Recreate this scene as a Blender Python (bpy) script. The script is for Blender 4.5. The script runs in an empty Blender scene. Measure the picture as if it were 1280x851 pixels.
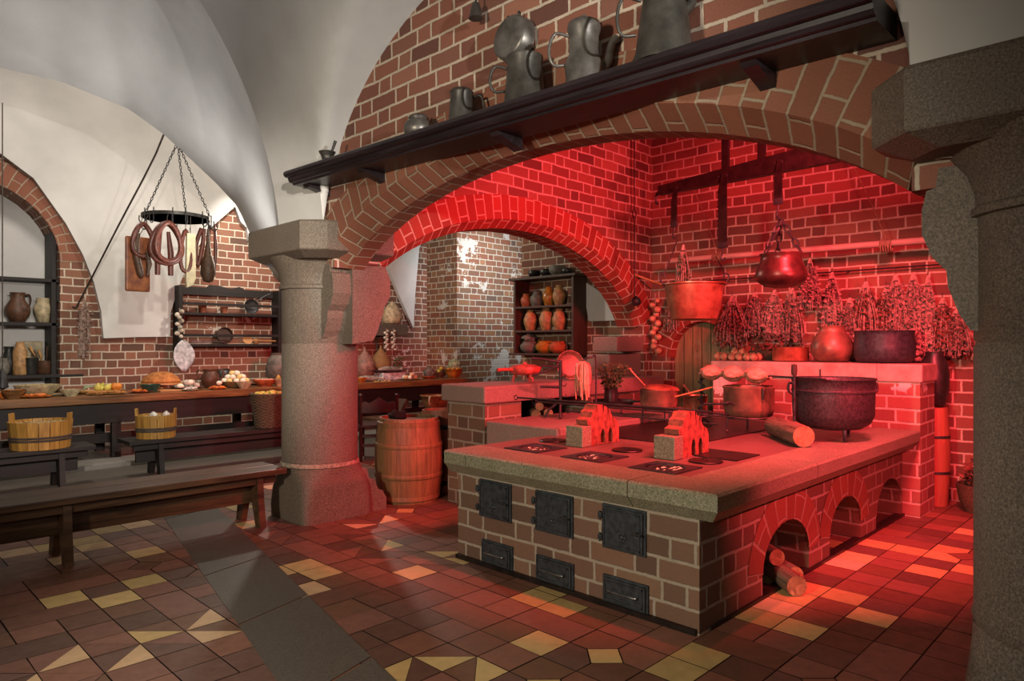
import bpy, bmesh, math, random
from mathutils import Vector, Matrix, noise
from mathutils.geometry import tessellate_polygon
random.seed(7)
PI = math.pi
scene = bpy.context.scene
COL = scene.collection
# ------------------------------------------------------------------ camera geometry (room axes: X right-back, Y left-back)
EYE = 1.45
FOC = 866.0
TH = math.radians(44.5)
CT, ST = math.cos(TH), math.sin(TH)
def ray(px, py=430):
    u = (px-640)/FOC; v = (430-py)/FOC
    return CT+u*ST, ST-u*CT, v
def onX(px, py, X):
    r = ray(px, py); t = X/r[0]; return Vector((X, r[1]*t, EYE+r[2]*t))
def onY(px, py, Y):
    r = ray(px, py); t = Y/r[1]; return Vector((r[0]*t, Y, EYE+r[2]*t))
def onZ(px, py, Z):
    r = ray(px, py); t = (Z-EYE)/r[2]; return Vector((r[0]*t, r[1]*t, Z))
def onD(px, py, d):
    r = ray(px, py); return Vector((r[0]*d, r[1]*d, EYE+r[2]*d))

# ------------------------------------------------------------------ materials
MATS = {}
def lin(c):
    if isinstance(c, str):
        c = tuple(int(c[i:i+2], 16)/255 for i in (0, 2, 4))
        return tuple((x/12.92 if x <= .04045 else ((x+.055)/1.055)**2.4) for x in c)
    return c
class NT:
    def __init__(s, name):
        s.m = bpy.data.materials.new(name); s.m.use_nodes = True
        s.t = s.m.node_tree; s.n = s.t.nodes; s.l = s.t.links
        s.b = s.n['Principled BSDF']
        MATS[name] = s.m
    def new(s, typ, **kw):
        n = s.n.new(typ)
        for k, v in kw.items(): setattr(n, k, v)
        return n
    def inp(s, sock, v):
        if v is None: return
        if isinstance(v, bpy.types.NodeSocket): s.l.new(v, sock)
        else:
            sock.default_value = v
    def math(s, op, a, b=None, c=None, clamp=False):
        n = s.new('ShaderNodeMath', operation=op); n.use_clamp = clamp
        s.inp(n.inputs[0], a)
        if b is not None: s.inp(n.inputs[1], b)
        if c is not None: s.inp(n.inputs[2], c)
        return n.outputs[0]
    def noise(s, vec, scale, detail=3, rough=.55, dist=0):
        n = s.new('ShaderNodeTexNoise')
        s.inp(n.inputs['Vector'], vec); n.inputs['Scale'].default_value = scale
        n.inputs['Detail'].default_value = detail; n.inputs['Roughness'].default_value = rough
        n.inputs['Distortion'].default_value = dist
        return n.outputs
    def ramp(s, fac, stops, interp='LINEAR'):
        n = s.new('ShaderNodeValToRGB'); s.inp(n.inputs[0], fac)
        cr = n.color_ramp; cr.interpolation = interp
        while len(cr.elements) < len(stops): cr.elements.new(.5)
        for e, (p, c) in zip(cr.elements, stops):
            e.position = p; e.color = (*lin(c), 1)
        return n.outputs[0]
    def mix(s, fac, a, b, mode='MIX'):
        n = s.new('ShaderNodeMix', data_type='RGBA', blend_type=mode)
        s.inp(n.inputs[0], fac)
        s.inp(n.inputs[6], (*lin(a), 1) if not isinstance(a, bpy.types.NodeSocket) else a)
        s.inp(n.inputs[7], (*lin(b), 1) if not isinstance(b, bpy.types.NodeSocket) else b)
        return n.outputs[2]
    def bump(s, h, strength=.4, dist=.01):
        n = s.new('ShaderNodeBump'); s.inp(n.inputs['Height'], h)
        n.inputs['Strength'].default_value = strength; n.inputs['Distance'].default_value = dist
        s.l.new(n.outputs[0], s.b.inputs['Normal'])
    def uv(s): return s.new('ShaderNodeTexCoord').outputs['UV']
    def obj(s): return s.new('ShaderNodeTexCoord').outputs['Object']
    def fin(s, col, rough=.8, metal=0., spec=.4):
        s.inp(s.b.inputs['Base Color'], (*lin(col), 1) if not isinstance(col, bpy.types.NodeSocket) else col)
        s.inp(s.b.inputs['Roughness'], rough); s.b.inputs['Metallic'].default_value = metal
        s.b.inputs['Specular IOR Level'].default_value = spec
        return s.m

def brick(name, cols, mortar, course=.112, lng=.30, head=.145, joint=.017, swap=False, wear=.25, whitewash_glare=0.):
    s = NT(name); uv = s.uv()
    sp = s.new('ShaderNodeSeparateXYZ'); s.l.new(uv, sp.inputs[0])
    wob = s.noise(uv, 2.2, 2)[0]; wob2 = s.noise(uv, 23, 3)[0]
    w = s.math('ADD', s.math('MULTIPLY', s.math('SUBTRACT', wob, .5), .03), s.math('MULTIPLY', s.math('SUBTRACT', wob2, .5), .009))
    a, b = (sp.outputs[1], sp.outputs[0]) if swap else (sp.outputs[0], sp.outputs[1])
    U = s.math('ADD', a, w); V = s.math('ADD', b, w)
    vr = s.math('DIVIDE', V, course); row = s.math('FLOOR', vr); fv = s.math('SUBTRACT', vr, row)
    wr = s.new('ShaderNodeTexWhiteNoise', noise_dimensions='1D'); s.l.new(row, wr.inputs['W'])
    P = lng+head
    off = s.math('ADD', s.math('MULTIPLY', row, P*.5), s.math('MULTIPLY', wr.outputs[0], .07))
    ur = s.math('DIVIDE', s.math('ADD', U, off), P); cell = s.math('FLOOR', ur)
    fu = s.math('MULTIPLY', s.math('SUBTRACT', ur, cell), P)
    ish = s.math('GREATER_THAN', fu, lng)
    d1 = s.math('MINIMUM', fu, s.math('ABSOLUTE', s.math('SUBTRACT', lng, fu)))
    d1 = s.math('MINIMUM', d1, s.math('SUBTRACT', P, fu))
    d2 = s.math('MULTIPLY', s.math('MINIMUM', fv, s.math('SUBTRACT', 1, fv)), course)
    d = s.math('MINIMUM', d1, d2)
    d = s.math('ADD', d, s.math('MULTIPLY', s.math('SUBTRACT', s.noise(uv, 60, 2)[0], .5), .006))
    mr = s.new('ShaderNodeMapRange', interpolation_type='SMOOTHSTEP')
    s.l.new(d, mr.inputs[0]); mr.inputs[1].default_value = joint/2-.002; mr.inputs[2].default_value = joint/2+.003
    mask = mr.outputs[0]
    cv = s.new('ShaderNodeCombineXYZ'); s.l.new(s.math('ADD', s.math('MULTIPLY', cell, 2), ish), cv.inputs[0]); s.l.new(row, cv.inputs[1])
    wn = s.new('ShaderNodeTexWhiteNoise', noise_dimensions='3D'); s.l.new(cv.outputs[0], wn.inputs['Vector'])
    st = [(i/(len(cols)-1), c) for i, c in enumerate(cols)]
    bc = s.ramp(wn.outputs[0], st)
    n1 = s.noise(uv, 9, 5, .65)[0]
    bc = s.mix(s.math('MULTIPLY', s.math('SUBTRACT', n1, .35, clamp=True), 1.6*wear, clamp=True), bc, '4a3a30')
    n2 = s.noise(uv, 90, 2)[0]
    bc = s.mix(s.math('MULTIPLY', n2, .35), bc, '2c1c16')
    mc = s.mix(n1, mortar, '%02x%02x%02x' % tuple(int(int(mortar[i:i+2], 16)*.72) for i in (0, 2, 4)))
    c = s.mix(mask, mc, bc)
    if whitewash_glare:
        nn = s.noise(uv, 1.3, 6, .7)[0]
        f = s.math('MULTIPLY', s.math('GREATER_THAN', nn, 1-whitewash_glare), .8)
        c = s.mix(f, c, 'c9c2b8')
    s.bump(s.math('ADD', mask, s.math('MULTIPLY', n2, .25)), .55, .012)
    return s.fin(c, .82, 0, .35)

def granite(name, c1, c2, c3, rough=.6):
    s = NT(name); v = s.obj()
    a = s.noise(v, 120, 3, .75)[0]; b = s.noise(v, 3, 5, .6)[0]
    col = s.ramp(a, [(.28, c1), (.5, c2), (.74, c3)])
    col = s.mix(s.math('MULTIPLY', b, .5), col, c1)
    s.bump(s.math('ADD', a, s.math('MULTIPLY', b, 2.)), .25, .006)
    return s.fin(col, rough, 0, .4)

def wood(name, c1, c2, rough=.6, scale=1., spec=.35, axis=0):
    s = NT(name); v = s.obj()
    mp = s.new('ShaderNodeMapping'); s.l.new(v, mp.inputs[0])
    sc = [22*scale]*3; sc[axis] = 1.6*scale; mp.inputs['Scale'].default_value = sc
    a = s.noise(mp.outputs[0], 1.0, 6, .65, .6)[0]
    b = s.noise(v, 5, 3)[0]
    col = s.ramp(a, [(.3, c1), (.68, c2)])
    col = s.mix(s.math('MULTIPLY', b, .35), col, c1)
    s.bump(a, .35, .004)
    return s.fin(col, rough, 0, spec)

def plain(name, c, rough=.6, metal=0., var=.25, sc=14, dark=None, spec=.4, bump=.15):
    s = NT(name); v = s.obj()
    a = s.noise(v, sc, 4, .6)[0]
    if dark is None:
        h = c; dark = '%02x%02x%02x' % tuple(int(int(h[i:i+2], 16)*(1-var*1.6)) for i in (0, 2, 4))
    col = s.ramp(a, [(.3, dark), (.65, c)])
    s.bump(a, bump, .004)
    s.m.diffuse_color = (*lin(c), 1)
    return s.fin(col, rough, metal, spec)

brick('brick_back', ['6a4638', '80503e', '8a5a46', '75503f', '94644c', '584034'], 'cbbca8', wear=.22)
brick('brick_pier', ['7a5444', '95694f', '8a5340', 'a0704e', '6e564a'], 'd2c4b0', course=.115, wear=.3, whitewash_glare=.42)  # pale patches put the glare on the pier bricks into the colour
brick('brick_hood', ['70443a', '82503f', '8c5846', '603c32', '966450'], 'c4b29e', wear=.18)
brick('brick_hall', ['74483a', '85543f', '92604a', '624034', '7a5040'], 'cbb9a2', wear=.2)
brick('brick_arch', ['7c4c36', '875440', '7a4936', '8c5a43'], 'a08c76', swap=True, joint=.013, wear=.15)
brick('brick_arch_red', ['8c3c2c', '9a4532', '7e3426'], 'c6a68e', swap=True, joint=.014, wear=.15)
brick('brick_stove', ['644a3c', '705343', '7c5c48', '5a4436', '82654f'], 'a09280', course=.114, wear=.25)
brick('brick_block', ['84544a', '925e50', '9c6a5a', '7a4c42'], 'c8b4a2', wear=.1, whitewash_glare=.42)
granite('granite', '362e27', '685c50', '928474', .65)
granite('granite_slab', '403e2e', '7c7962', 'b2ad94', .5)
granite('granite_pink', '62504a', '8c786c', 'ab988a', .5)
granite('deck_stone', '4a3a34', '6a564c', '857064', .4)
granite('granite_dark', '33302a', '5b564c', '7e786a', .7)
granite('strip_stone', '3c3832', '565048', '6c655a', .55)
granite('step_stone', '55504a', '7f7a72', '9c968c', .7)
s = NT('plaster'); v = s.obj(); a = s.noise(v, 1.1, 4)[0]; b = s.noise(v, 26, 3)[0]
c = s.ramp(a, [(.3, 'b0aeaa'), (.7, 'cac8c4')]); s.bump(s.math('ADD', a, s.math('MULTIPLY', b, .12)), .3, .02); s.fin(c, .92, 0, .15)
s = NT('plaster_edge'); s.fin('e0dad0', .9, 0, .15)
# floor tiles: hue per tile from a colour attribute
s = NT('floor_tiles'); at = s.new('ShaderNodeAttribute', attribute_name='tile'); v = s.obj()
a = s.noise(v, 12, 5, .6)[0]; b = s.noise(v, 90, 2)[0]
c = s.mix(s.math('MULTIPLY', a, .5), at.outputs[0], '3a2a20'); s.bump(s.math('ADD', a, s.math('MULTIPLY', b, .3)), .25, .004)
s.fin(c, s.math('ADD', s.math('MULTIPLY', a, .35), .3), 0, .4)
plain('joint_dirt', '231812', .9)
wood('wood_bench', '20150e', '5e432e', .4, axis=0)
wood('wood_black', '0d0a09', '241c18', .6, axis=0)
wood('wood_table', '3c2414', '94663c', .4, axis=0)
wood('wood_shelf', '120d0d', '30262a', .38, axis=1)
wood('wood_rack', '2a1e17', '4c382b', .6, axis=2)
wood('wood_barrel', '5c432c', '8e6a44', .55, axis=2)
wood('wood_tub', '7a5522', 'b58a42', .55, axis=2)
wood('wood_light', '8a6238', 'c79a62', .5, axis=0)
wood('wood_door', '6b5a40', '9a855c', .65, axis=2)
wood('wood_churn', '7a4030', 'a05a44', .55, axis=2)
wood('wood_chair', '1c0d0b', '3c1e19', .45, axis=0)
wood('bark', '3a2a1e', '8a705a', .9, scale=2.2, axis=0)
wood('wood_cut', 'a07850', 'd8b48a', .8)
plain('iron', '3a3838', .5, .35, bump=.3)
plain('iron_door', '3c4044', .5, .3, bump=.6, sc=30)
plain('cauldron_copper', '6a3c36', .34, .6, sc=7, dark='3a2422')
plain('terracotta', '96523e', .8, sc=24, dark='5c3226', bump=.8)
plain('iron_flat', '2e2420', .42, .4, bump=.3)
plain('pewter', '75706a', .38, .55, sc=9)
plain('pewter_dark', '4e4a44', .42, .45, sc=9)
plain('copper', 'c27c5e', .34, .5, sc=7, dark='7a4030')
plain('copper_dull', '9c6c56', .42, .35, sc=6, dark='54443a')
plain('kettle_iron', '54464a', .5, .5, sc=50, bump=.4)
plain('steel', '9a9a98', .35, .9)
plain('clay_brown', '5a3c2a', .5); plain('clay_red', 'b45a34', .5); plain('clay_orange', 'd9772e', .45)
plain('clay_tan', 'b08556', .5); plain('clay_cream', 'bfae8a', .5); plain('clay_dark', '2b2926', .4)
plain('clay_ochre', 'b5762c', .3); plain('clay_grey', '6e6a60', .6); plain('glaze_green', '2c4a3c', .25)
plain('glaze_pot', '8a6036', .4, sc=20, dark='4c3420'); plain('linen', 'd8d4ca', .9, sc=30)
plain('cloth_white', 'cfd2d4', .9); plain('pale_jar', 'cdb592', .7)
plain('enamel_red', 'c8584a', .45); plain('egg', 'e6dfc8', .5, var=.06); plain('egg_brown', 'cfa27c', .5, var=.1)
plain('bread', 'b5763a', .8, sc=18, dark='7a4a22'); plain('cheese', 'd8bc62', .6); plain('butter', 'e8d68a', .5)
plain('apple_green', '9aa83a', .4, dark='b8a040'); plain('apple_yellow', 'dcca62', .4, var=.1); plain('orange_fruit', 'd8832c', .5, var=.1)
plain('cabbage', '9fb58a', .6, sc=25); plain('squash', 'c89a3c', .5); plain('onion', 'd2a080', .35, sc=22, dark='a06a4a')
plain('garlic', 'd8d0bc', .6); plain('grain', 'a89468', .9, sc=60, bump=.6); plain('fish', 'a8a89c', .35, .3)
plain('sausage', '6e3a2c', .4, sc=40, dark='42241c'); plain('ham', '5c4230', .55, sc=30); plain('bacon', '9a5a2a', .5, sc=10, dark='5a2418')
plain('lard', 'd2c49c', .5, var=.1); plain('meat', 'd09a80', .4, sc=18, dark='b07058')
plain('leaf', '4c5a30', .7, sc=40); plain('dry_leaf', '84685c', .85, sc=30, dark='523c36'); plain('dry_straw', 'ac9284', .85, sc=30)
plain('dry_red', '7a4a3a', .85, sc=30, dark='4a2c24'); plain('dry_flower', '9c8074', .85, sc=30); wood('wood_pole', '8a7468', 'b8a292', .6, axis=1)
plain('wicker', '5e4c38', .7, sc=60, dark='30241a', bump=.8); plain('wicker_light', 'a8845a', .7, sc=60, bump=.6)
plain('rope', '8a7458', .9, sc=60); plain('twine', '4a4038', .9); plain('mortar', 'a0907e', .9, sc=40); plain('render_coat', 'b49c8e', .8, sc=6, dark='8e7468'); plain('near_black', '0c0a0a', .95); plain('coal', '1a1614', .9, sc=30)
plain('gourd', '8c6a5c', .6); plain('basketry', '8a6c40', .8, sc=60, bump=.6); plain('paper', 'b8a888', .9)
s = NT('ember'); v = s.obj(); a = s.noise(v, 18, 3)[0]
c = s.ramp(a, [(.36, '3a120c'), (.5, 'ff7a62')]); s.fin('4a2018', .9); s.l.new(c, s.b.inputs['Emission Color']); s.b.inputs['Emission Strength'].default_value = 1.6  # emission stands in for red light falling on the coals

# ------------------------------------------------------------------ mesh builder
class MB:
    def __init__(s): s.v = []; s.f = []; s.uv = []; s.sm = []
    def add(s, vs, fs, M=None, smooth=False, uvs=None):
        o = len(s.v)
        for p in vs:
            p = Vector(p)
            s.v.append(M @ p if M else p)
        for i, f in enumerate(fs):
            s.f.append(tuple(o+k for k in f)); s.sm.append(smooth)
            s.uv.append(uvs[i] if uvs else None)
        return s
    def box(s, x0, x1, y0, y1, z0, z1, M=None, bev=0.):
        if bev <= 0:
            v = [(x, y, z) for z in (z0, z1) for y in (y0, y1) for x in (x0, x1)]
            return s.add(v, [(0, 2, 3, 1), (4, 5, 7, 6), (0, 1, 5, 4), (2, 6, 7, 3), (0, 4, 6, 2), (1, 3, 7, 5)], M)
        bm = bmesh.new(); bmesh.ops.create_cube(bm, size=1)
        for v in bm.verts:
            v.co = Vector(((x0+x1)/2+v.co.x*(x1-x0), (y0+y1)/2+v.co.y*(y1-y0), (z0+z1)/2+v.co.z*(z1-z0)))
        bmesh.ops.bevel(bm, geom=list(bm.edges), offset=bev, segments=2, affect='EDGES', profile=.6)
        bm.verts.index_update()
        s.add([v.co.copy() for v in bm.verts], [[v.index for v in f.verts] for f in bm.faces], M)
        bm.free(); return s
    def lathe(s, prof, M=None, n=28, a0=0., a1=2*PI, sx=1., sy=1., flute=None):
        full = abs(a1-a0-2*PI) < 1e-6; m = n if full else n+1
        vs = []; fs = []
        for r, z in prof:
            for i in range(m):
                a = a0+(a1-a0)*i/n; k = flute(a, z) if flute else 1.
                vs.append((r*k*math.cos(a)*sx, r*k*math.sin(a)*sy, z))
        for j in range(len(prof)-1):
            for i in range(n):
                i2 = (i+1) % m
                fs.append((j*m+i, j*m+i2, (j+1)*m+i2, (j+1)*m+i))
        if full:
            if prof[0][0] > 1e-4: fs.append(tuple(range(m-1, -1, -1)))
            if prof[-1][0] > 1e-4: fs.append(tuple((len(prof)-1)*m+i for i in range(m)))
        return s.add(vs, fs, M, True)
    def tube(s, pts, r, n=8, M=None, closed=False, cap=True, flat=1.):
        pts = [Vector(p) for p in pts]; rr = list(r) if isinstance(r, (list, tuple)) else [r]*len(pts)
        if not closed and 4 <= len(pts) <= 8:      # rounded bends
            P2, R2 = [], []; K = len(pts); ext = [pts[0]*2-pts[1]]+pts+[pts[-1]*2-pts[-2]]
            for i in range(K-1):
                a, b, c, d = ext[i:i+4]
                for j in range(4):
                    t = j/4; P2.append(.5*((2*b)+(c-a)*t+(2*a-5*b+4*c-d)*t*t+(3*b-a-3*c+d)*t**3)); R2.append(rr[i]+(rr[i+1]-rr[i])*t)
            pts, rr = P2+[pts[-1]], R2+[rr[-1]]
        vs = []; fs = []; K = len(pts); prev = None
        for i, p in enumerate(pts):
            if closed: t = pts[(i+1) % K]-pts[i-1]
            else: t = pts[min(i+1, K-1)]-pts[max(i-1, 0)]
            if t.length < 1e-9: t = Vector((0, 0, 1))
            t.normalize()
            if prev is None:
                up = Vector((0, 0, 1)) if abs(t.z) < .9 else Vector((1, 0, 0))
                a = t.cross(up).normalized()
            else:
                a = (prev-t*prev.dot(t))
                a = a.normalized() if a.length > 1e-6 else t.orthogonal().normalized()
            prev = a; b = t.cross(a)
            for k in range(n):
                g = 2*PI*k/n; vs.append(p+a*math.cos(g)*rr[i]+b*math.sin(g)*rr[i]*flat)
        for i in range(K if closed else K-1):
            j = (i+1) % K
            for k in range(n):
                k2 = (k+1) % n; fs.append((i*n+k, i*n+k2, j*n+k2, j*n+k))
        if cap and not closed:
            fs.append(tuple(range(n-1, -1, -1))); fs.append(tuple((K-1)*n+k for k in range(n)))
        return s.add(vs, fs, M, True)
    def ball(s, c, r, sx=1., sy=1., sz=1., n=14, m=9, M=None, rough=0., seed=0):
        vs = []; fs = []; c = Vector(c)
        for j in range(m+1):
            ph = PI*j/m
            for i in range(n):
                th = 2*PI*i/n
                d = Vector((math.sin(ph)*math.cos(th), math.sin(ph)*math.sin(th), math.cos(ph)))
                k = 1+rough*noise.noise(d*2.3+Vector((seed*3.1, seed*1.7, 0))) if rough else 1
                vs.append(c+Vector((d.x*r*sx*k, d.y*r*sy*k, d.z*r*sz*k)))
        for j in range(m):
            for i in range(n):
                fs.append((j*n+i, (j+1)*n+i, (j+1)*n+(i+1) % n, j*n+(i+1) % n))
        return s.add(vs, fs, M, True)
    def prism(s, poly, conv, c0, c1, holes=()):
        """poly: 2-D outline; conv(a,b,c)->xyz; extruded from c0 to c1"""
        loops = [poly]+list(holes)
        flat = [p for l in loops for p in l]
        tris = tessellate_polygon([[Vector((p[0], p[1], 0)) for p in l] for l in loops])
        n = len(flat)
        vs = [conv(a, b, c0) for a, b in flat]+[conv(a, b, c1) for a, b in flat]
        fs = [tuple(t) for t in tris]+[tuple(n+k for k in reversed(t)) for t in tris]
        o = 0
        for l in loops:
            k = len(l)
            for i in range(k):
                j = (i+1) % k; fs.append((o+i, o+j, n+o+j, n+o+i))
            o += k
        return s.add(vs, fs)
    def build(s, name, mat, parent=None, loc=None, rz=0., smooth=None):
        me = bpy.data.meshes.new(name)
        me.from_pydata([tuple(v) for v in s.v], [], s.f)
        ul = me.uv_layers.new(name='UVMap')
        me.update()
        li = 0
        for pi_, p in enumerate(me.polygons):
            u = s.uv[pi_]; nn = p.normal
            for q, vi in enumerate(p.vertices):
                if u: ul.data[p.loop_start+q].uv = u[q]
                else:
                    co = s.v[vi]
                    if abs(nn.z) > .75: ul.data[p.loop_start+q].uv = (co.x, co.y)
                    elif abs(nn.x) > abs(nn.y): ul.data[p.loop_start+q].uv = (co.y, co.z)
                    else: ul.data[p.loop_start+q].uv = (co.x, co.z)
            p.use_smooth = s.sm[pi_] if smooth is None else smooth
        bm = bmesh.new(); bm.from_mesh(me); bmesh.ops.recalc_face_normals(bm, faces=bm.faces)
        bm.to_mesh(me); bm.free()
        if any(s.sm): me.set_sharp_from_angle(angle=math.radians(48))
        o = bpy.data.objects.new(name, me)
        if mat: me.materials.append(MATS[mat])
        if loc is not None: o.location = loc
        o.rotation_euler.z = rz
        if parent is not None: o.parent = parent
        COL.objects.link(o)
        return o
def T(x=0, y=0, z=0, rx=0, ry=0, rz=0, s=1.):
    return Matrix.Translation((x, y, z)) @ Matrix.Rotation(rz, 4, 'Z') @ Matrix.Rotation(ry, 4, 'Y') @ Matrix.Rotation(rx, 4, 'X') @ Matrix.Scale(s, 4)
def tag(o, label, cat, group=None, kind=None):
    o['label'] = label; o['category'] = cat
    if group: o['group'] = group
    if kind: o['kind'] = kind
    return o
def thing(name, label, cat, loc=(0, 0, 0), rz=0., group=None):
    o = bpy.data.objects.new(name, None); COL.objects.link(o)
    o.empty_display_size = .1
    o.location = loc; o.rotation_euler.z = rz
    return tag(o, label, cat, group)
def struct(o):
    o['kind'] = 'structure'; return o
def copy_tree(o, parent=None):
    c = o.copy(); COL.objects.link(c)
    if parent is not None: c.parent = parent
    for ch in [x for x in COL.objects if x.parent == o]: copy_tree(ch, c)
    return c
def dup(o, loc, rz, label, group=None, scale=None):
    c = copy_tree(o); c.location = loc; c.rotation_euler.z = rz; c['label'] = label
    if group: c['group'] = group
    if scale: c.scale = (scale,)*3 if not isinstance(scale, tuple) else scale
    return c
def hollow(prof, t=.008):
    """closed vessel profile: up the outside, down the inside"""
    inner = [(max(r-t, .0005), max(z, prof[0][1]+t)) for r, z in prof][::-1]
    return [(0.0005, prof[0][1])]+prof+inner+[(0.0005, prof[0][1]+t)]
def arc(cx, cy, r, a0, a1, n, rz=None):
    rz = rz or r
    return [(cx+r*math.cos(a0+(a1-a0)*i/n), cy+rz*math.sin(a0+(a1-a0)*i/n)) for i in range(n+1)]
def vessel(name, prof, mat, loc, label, cat, group=None, t=.008, n=28, handles=(), rz=0., lip=None):
    """one lathe-turned vessel; handles: list of (path, radius)"""
    if not handles and not lip:
        o = MB().lathe(hollow(prof, t), n=n).build(name, mat, None, loc, rz); return tag(o, label, cat, group)
    e = thing(name, label, cat, loc, rz, group)
    MB().lathe(hollow(prof, t), n=n).build('body', mat, e)
    for h in handles:
        hm = h[2] if len(h) > 2 else mat
        MB().tube(h[0], h[1], 8).build('handle', hm, e)
    if lip: MB().add(*lip).build('spout', mat, e)
    return e
XZ = lambda y0: None
cXZ = lambda a, b, c: Vector((a, c, b))      # polygon in X,Z extruded along Y
cYZ = lambda a, b, c: Vector((c, a, b))      # polygon in Y,Z extruded along X
cXY = lambda a, b, c: Vector((a, b, c))

# ================================================================== THE SETTING
def sweep_arch(name, pts, prof, conv, mat):
    """pts: curve (a,z) of the arris; prof: (offset outward, depth c); bricks stand across the ring"""
    n = len(pts); nor = []
    for i in range(n):
        a = pts[max(i-1, 0)]; b = pts[min(i+1, n-1)]
        d = Vector((b[0]-a[0], b[1]-a[1])).normalized(); nor.append(Vector((-d.y, d.x)))
    s = [0.]
    for i in range(1, n): s.append(s[-1]+math.hypot(pts[i][0]-pts[i-1][0], pts[i][1]-pts[i-1][1]))
    q = [0.]
    for i in range(1, len(prof)): q.append(q[-1]+math.hypot(prof[i][0]-prof[i-1][0], prof[i][1]-prof[i-1][1]))
    m = MB(); vs = []; fs = []; uv = []; K = len(prof)
    for i in range(n):
        for o, c in prof:
            p = Vector(pts[i])+nor[i]*o; vs.append(conv(p.x, p.y, c))
    for i in range(n-1):
        for k in range(K-1):
            fs.append((i*K+k, (i+1)*K+k, (i+1)*K+k+1, i*K+k+1))
            uv.append([(s[i], q[k]), (s[i+1], q[k]), (s[i+1], q[k+1]), (s[i], q[k+1])])
    fs.append(tuple(range(K))); uv.append([(0, 0)]*K)
    fs.append(tuple((n-1)*K+k for k in range(K))[::-1]); uv.append([(0, 0)]*K)
    # the back of the ring, closed to its first edge
    for i in range(n-1):
        fs.append((i*K+K-1, (i+1)*K+K-1, (i+1)*K, i*K)); uv.append([(0, 0)]*4)
    m.add(vs, fs, None, False, uv)
    return struct(m.build(name, mat))

def kink1(y): return 1.5+1.22*math.sqrt(max(0, 1-((y-2.83)/2.45)**2))
def kink2(x): return 1.2+1.5*math.sqrt(max(0, 1-((x-5.15)/2.25)**2))
def ell_pts(fn, c, a, lo, hi, n=46):
    t0 = math.acos((lo-c)/a); t1 = math.acos((hi-c)/a)
    return [(c+a*math.cos(t0+(t1-t0)*i/n), fn(c+a*math.cos(t0+(t1-t0)*i/n))) for i in range(n+1)]

# front hood wall (X 2.9 .. 3.2) over the wide arch
k1 = ell_pts(kink1, 2.83, 2.45, .74, 4.92)
poly = [(.2, 4.6), (.2, 2.08)]+k1+[(5.45, 2.08), (5.45, 4.6)]
struct(MB().prism(poly, cYZ, 2.9, 3.2).build('wall_front', 'brick_hood'))
sweep_arch('wall_arch_front', k1, [(.27, 2.893), (0, 2.893), (-.1, 3.05), (-.1, 3.205), (.1, 3.205)], cYZ, 'brick_arch')
# side hood wall (Y 4.85 .. 5.2) over the second arch
k2 = ell_pts(kink2, 5.15, 2.25, 3.36, 7.27)
poly = [(3.2, 4.6), (3.2, 2.1)]+k2+[(7.27, 0), (7.46, 0), (7.46, 4.6)]
struct(MB().prism(poly, cXZ, 4.85, 5.2).build('wall_side', 'brick_hood'))
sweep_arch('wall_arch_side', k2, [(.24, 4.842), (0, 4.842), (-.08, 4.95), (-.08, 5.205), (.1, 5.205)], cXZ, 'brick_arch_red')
# granite impost stones at the right foot of the second arch
struct(MB().box(6.72, 7.3, 4.86, 5.22, 1.36, 1.54, bev=.015).box(6.62, 7.3, 4.9, 5.24, 1.06, 1.33, bev=.02).build('trim_1', 'granite_pink'))
struct(MB().box(7.02, 7.3, 4.9, 5.18, 0, 1.07).build('wall_jamb', 'brick_hood'))
# rear wall with the little arched door
door = [(3.75, 0)]+[(4.17-.42*math.cos(PI*i/16), 1.29+.43*math.sin(PI*i/16)) for i in range(17)]+[(4.59, 0)]
poly = [(-.6, 4.7), (-.6, 0)]+door+[(5.05, 0), (5.05, 4.7)]
struct(MB().prism(poly, cYZ, 7.45, 7.8).build('wall_rear', 'brick_hood'))
struct(MB().prism([(5.05, 5.2), (5.05, 0), (7.12, 0), (7.12, 5.2)], cYZ, 7.45, 7.8).build('wall_rear_hall', 'brick_hall'))
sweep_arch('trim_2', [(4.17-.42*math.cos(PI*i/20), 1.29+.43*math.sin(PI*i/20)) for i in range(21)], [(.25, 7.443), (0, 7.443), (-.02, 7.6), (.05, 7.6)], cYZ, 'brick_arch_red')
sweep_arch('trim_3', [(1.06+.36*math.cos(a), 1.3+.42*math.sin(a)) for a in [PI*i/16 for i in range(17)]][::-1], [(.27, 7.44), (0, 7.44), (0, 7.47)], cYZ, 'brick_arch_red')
d1 = struct(MB().prism([(3.74, 0)]+[(4.17-.43*math.cos(PI*i/16), 1.29+.44*math.sin(PI*i/16)) for i in range(17)]+[(4.6, 0)], cYZ, 7.56, 7.6).build('door_1', 'wood_door'))
m = MB()
for y in (3.86, 3.98, 4.1, 4.22, 4.34, 4.46): m.box(7.554, 7.562, y-.002, y+.002, .02, 1.29+.43*math.sqrt(max(0, 1-((y-4.17)/.42)**2))-.02)
m.build('plank_joint', 'joint_dirt', d1)
m = MB(); m.box(7.53, 7.56, 3.8, 4.54, .5, .56); m.tube([(7.52, 4.45, .9), (7.49, 4.42, .86), (7.49, 4.42, .8), (7.52, 4.45, .77)], .012); m.build('hinge', 'iron', d1)
# right side of the hood, hidden behind the pillar from here, and the hood's top
struct(MB().box(3.2, 7.8, -.75, -.6, 0, 4.7).build('wall_right', 'brick_hood'))
struct(MB().box(2.9, 7.8, -.75, 5.2, 4.6, 4.75).build('ceiling_hood', 'brick_hood'))
# white plaster web on the rear wall
struct(MB().prism([(5.96, 2.33), (5.3, 1.95), (5.3, 1.76), (5.84, 1.76)], cYZ, 7.425, 7.46).build('wall_plaster_web', 'plaster'))

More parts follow.
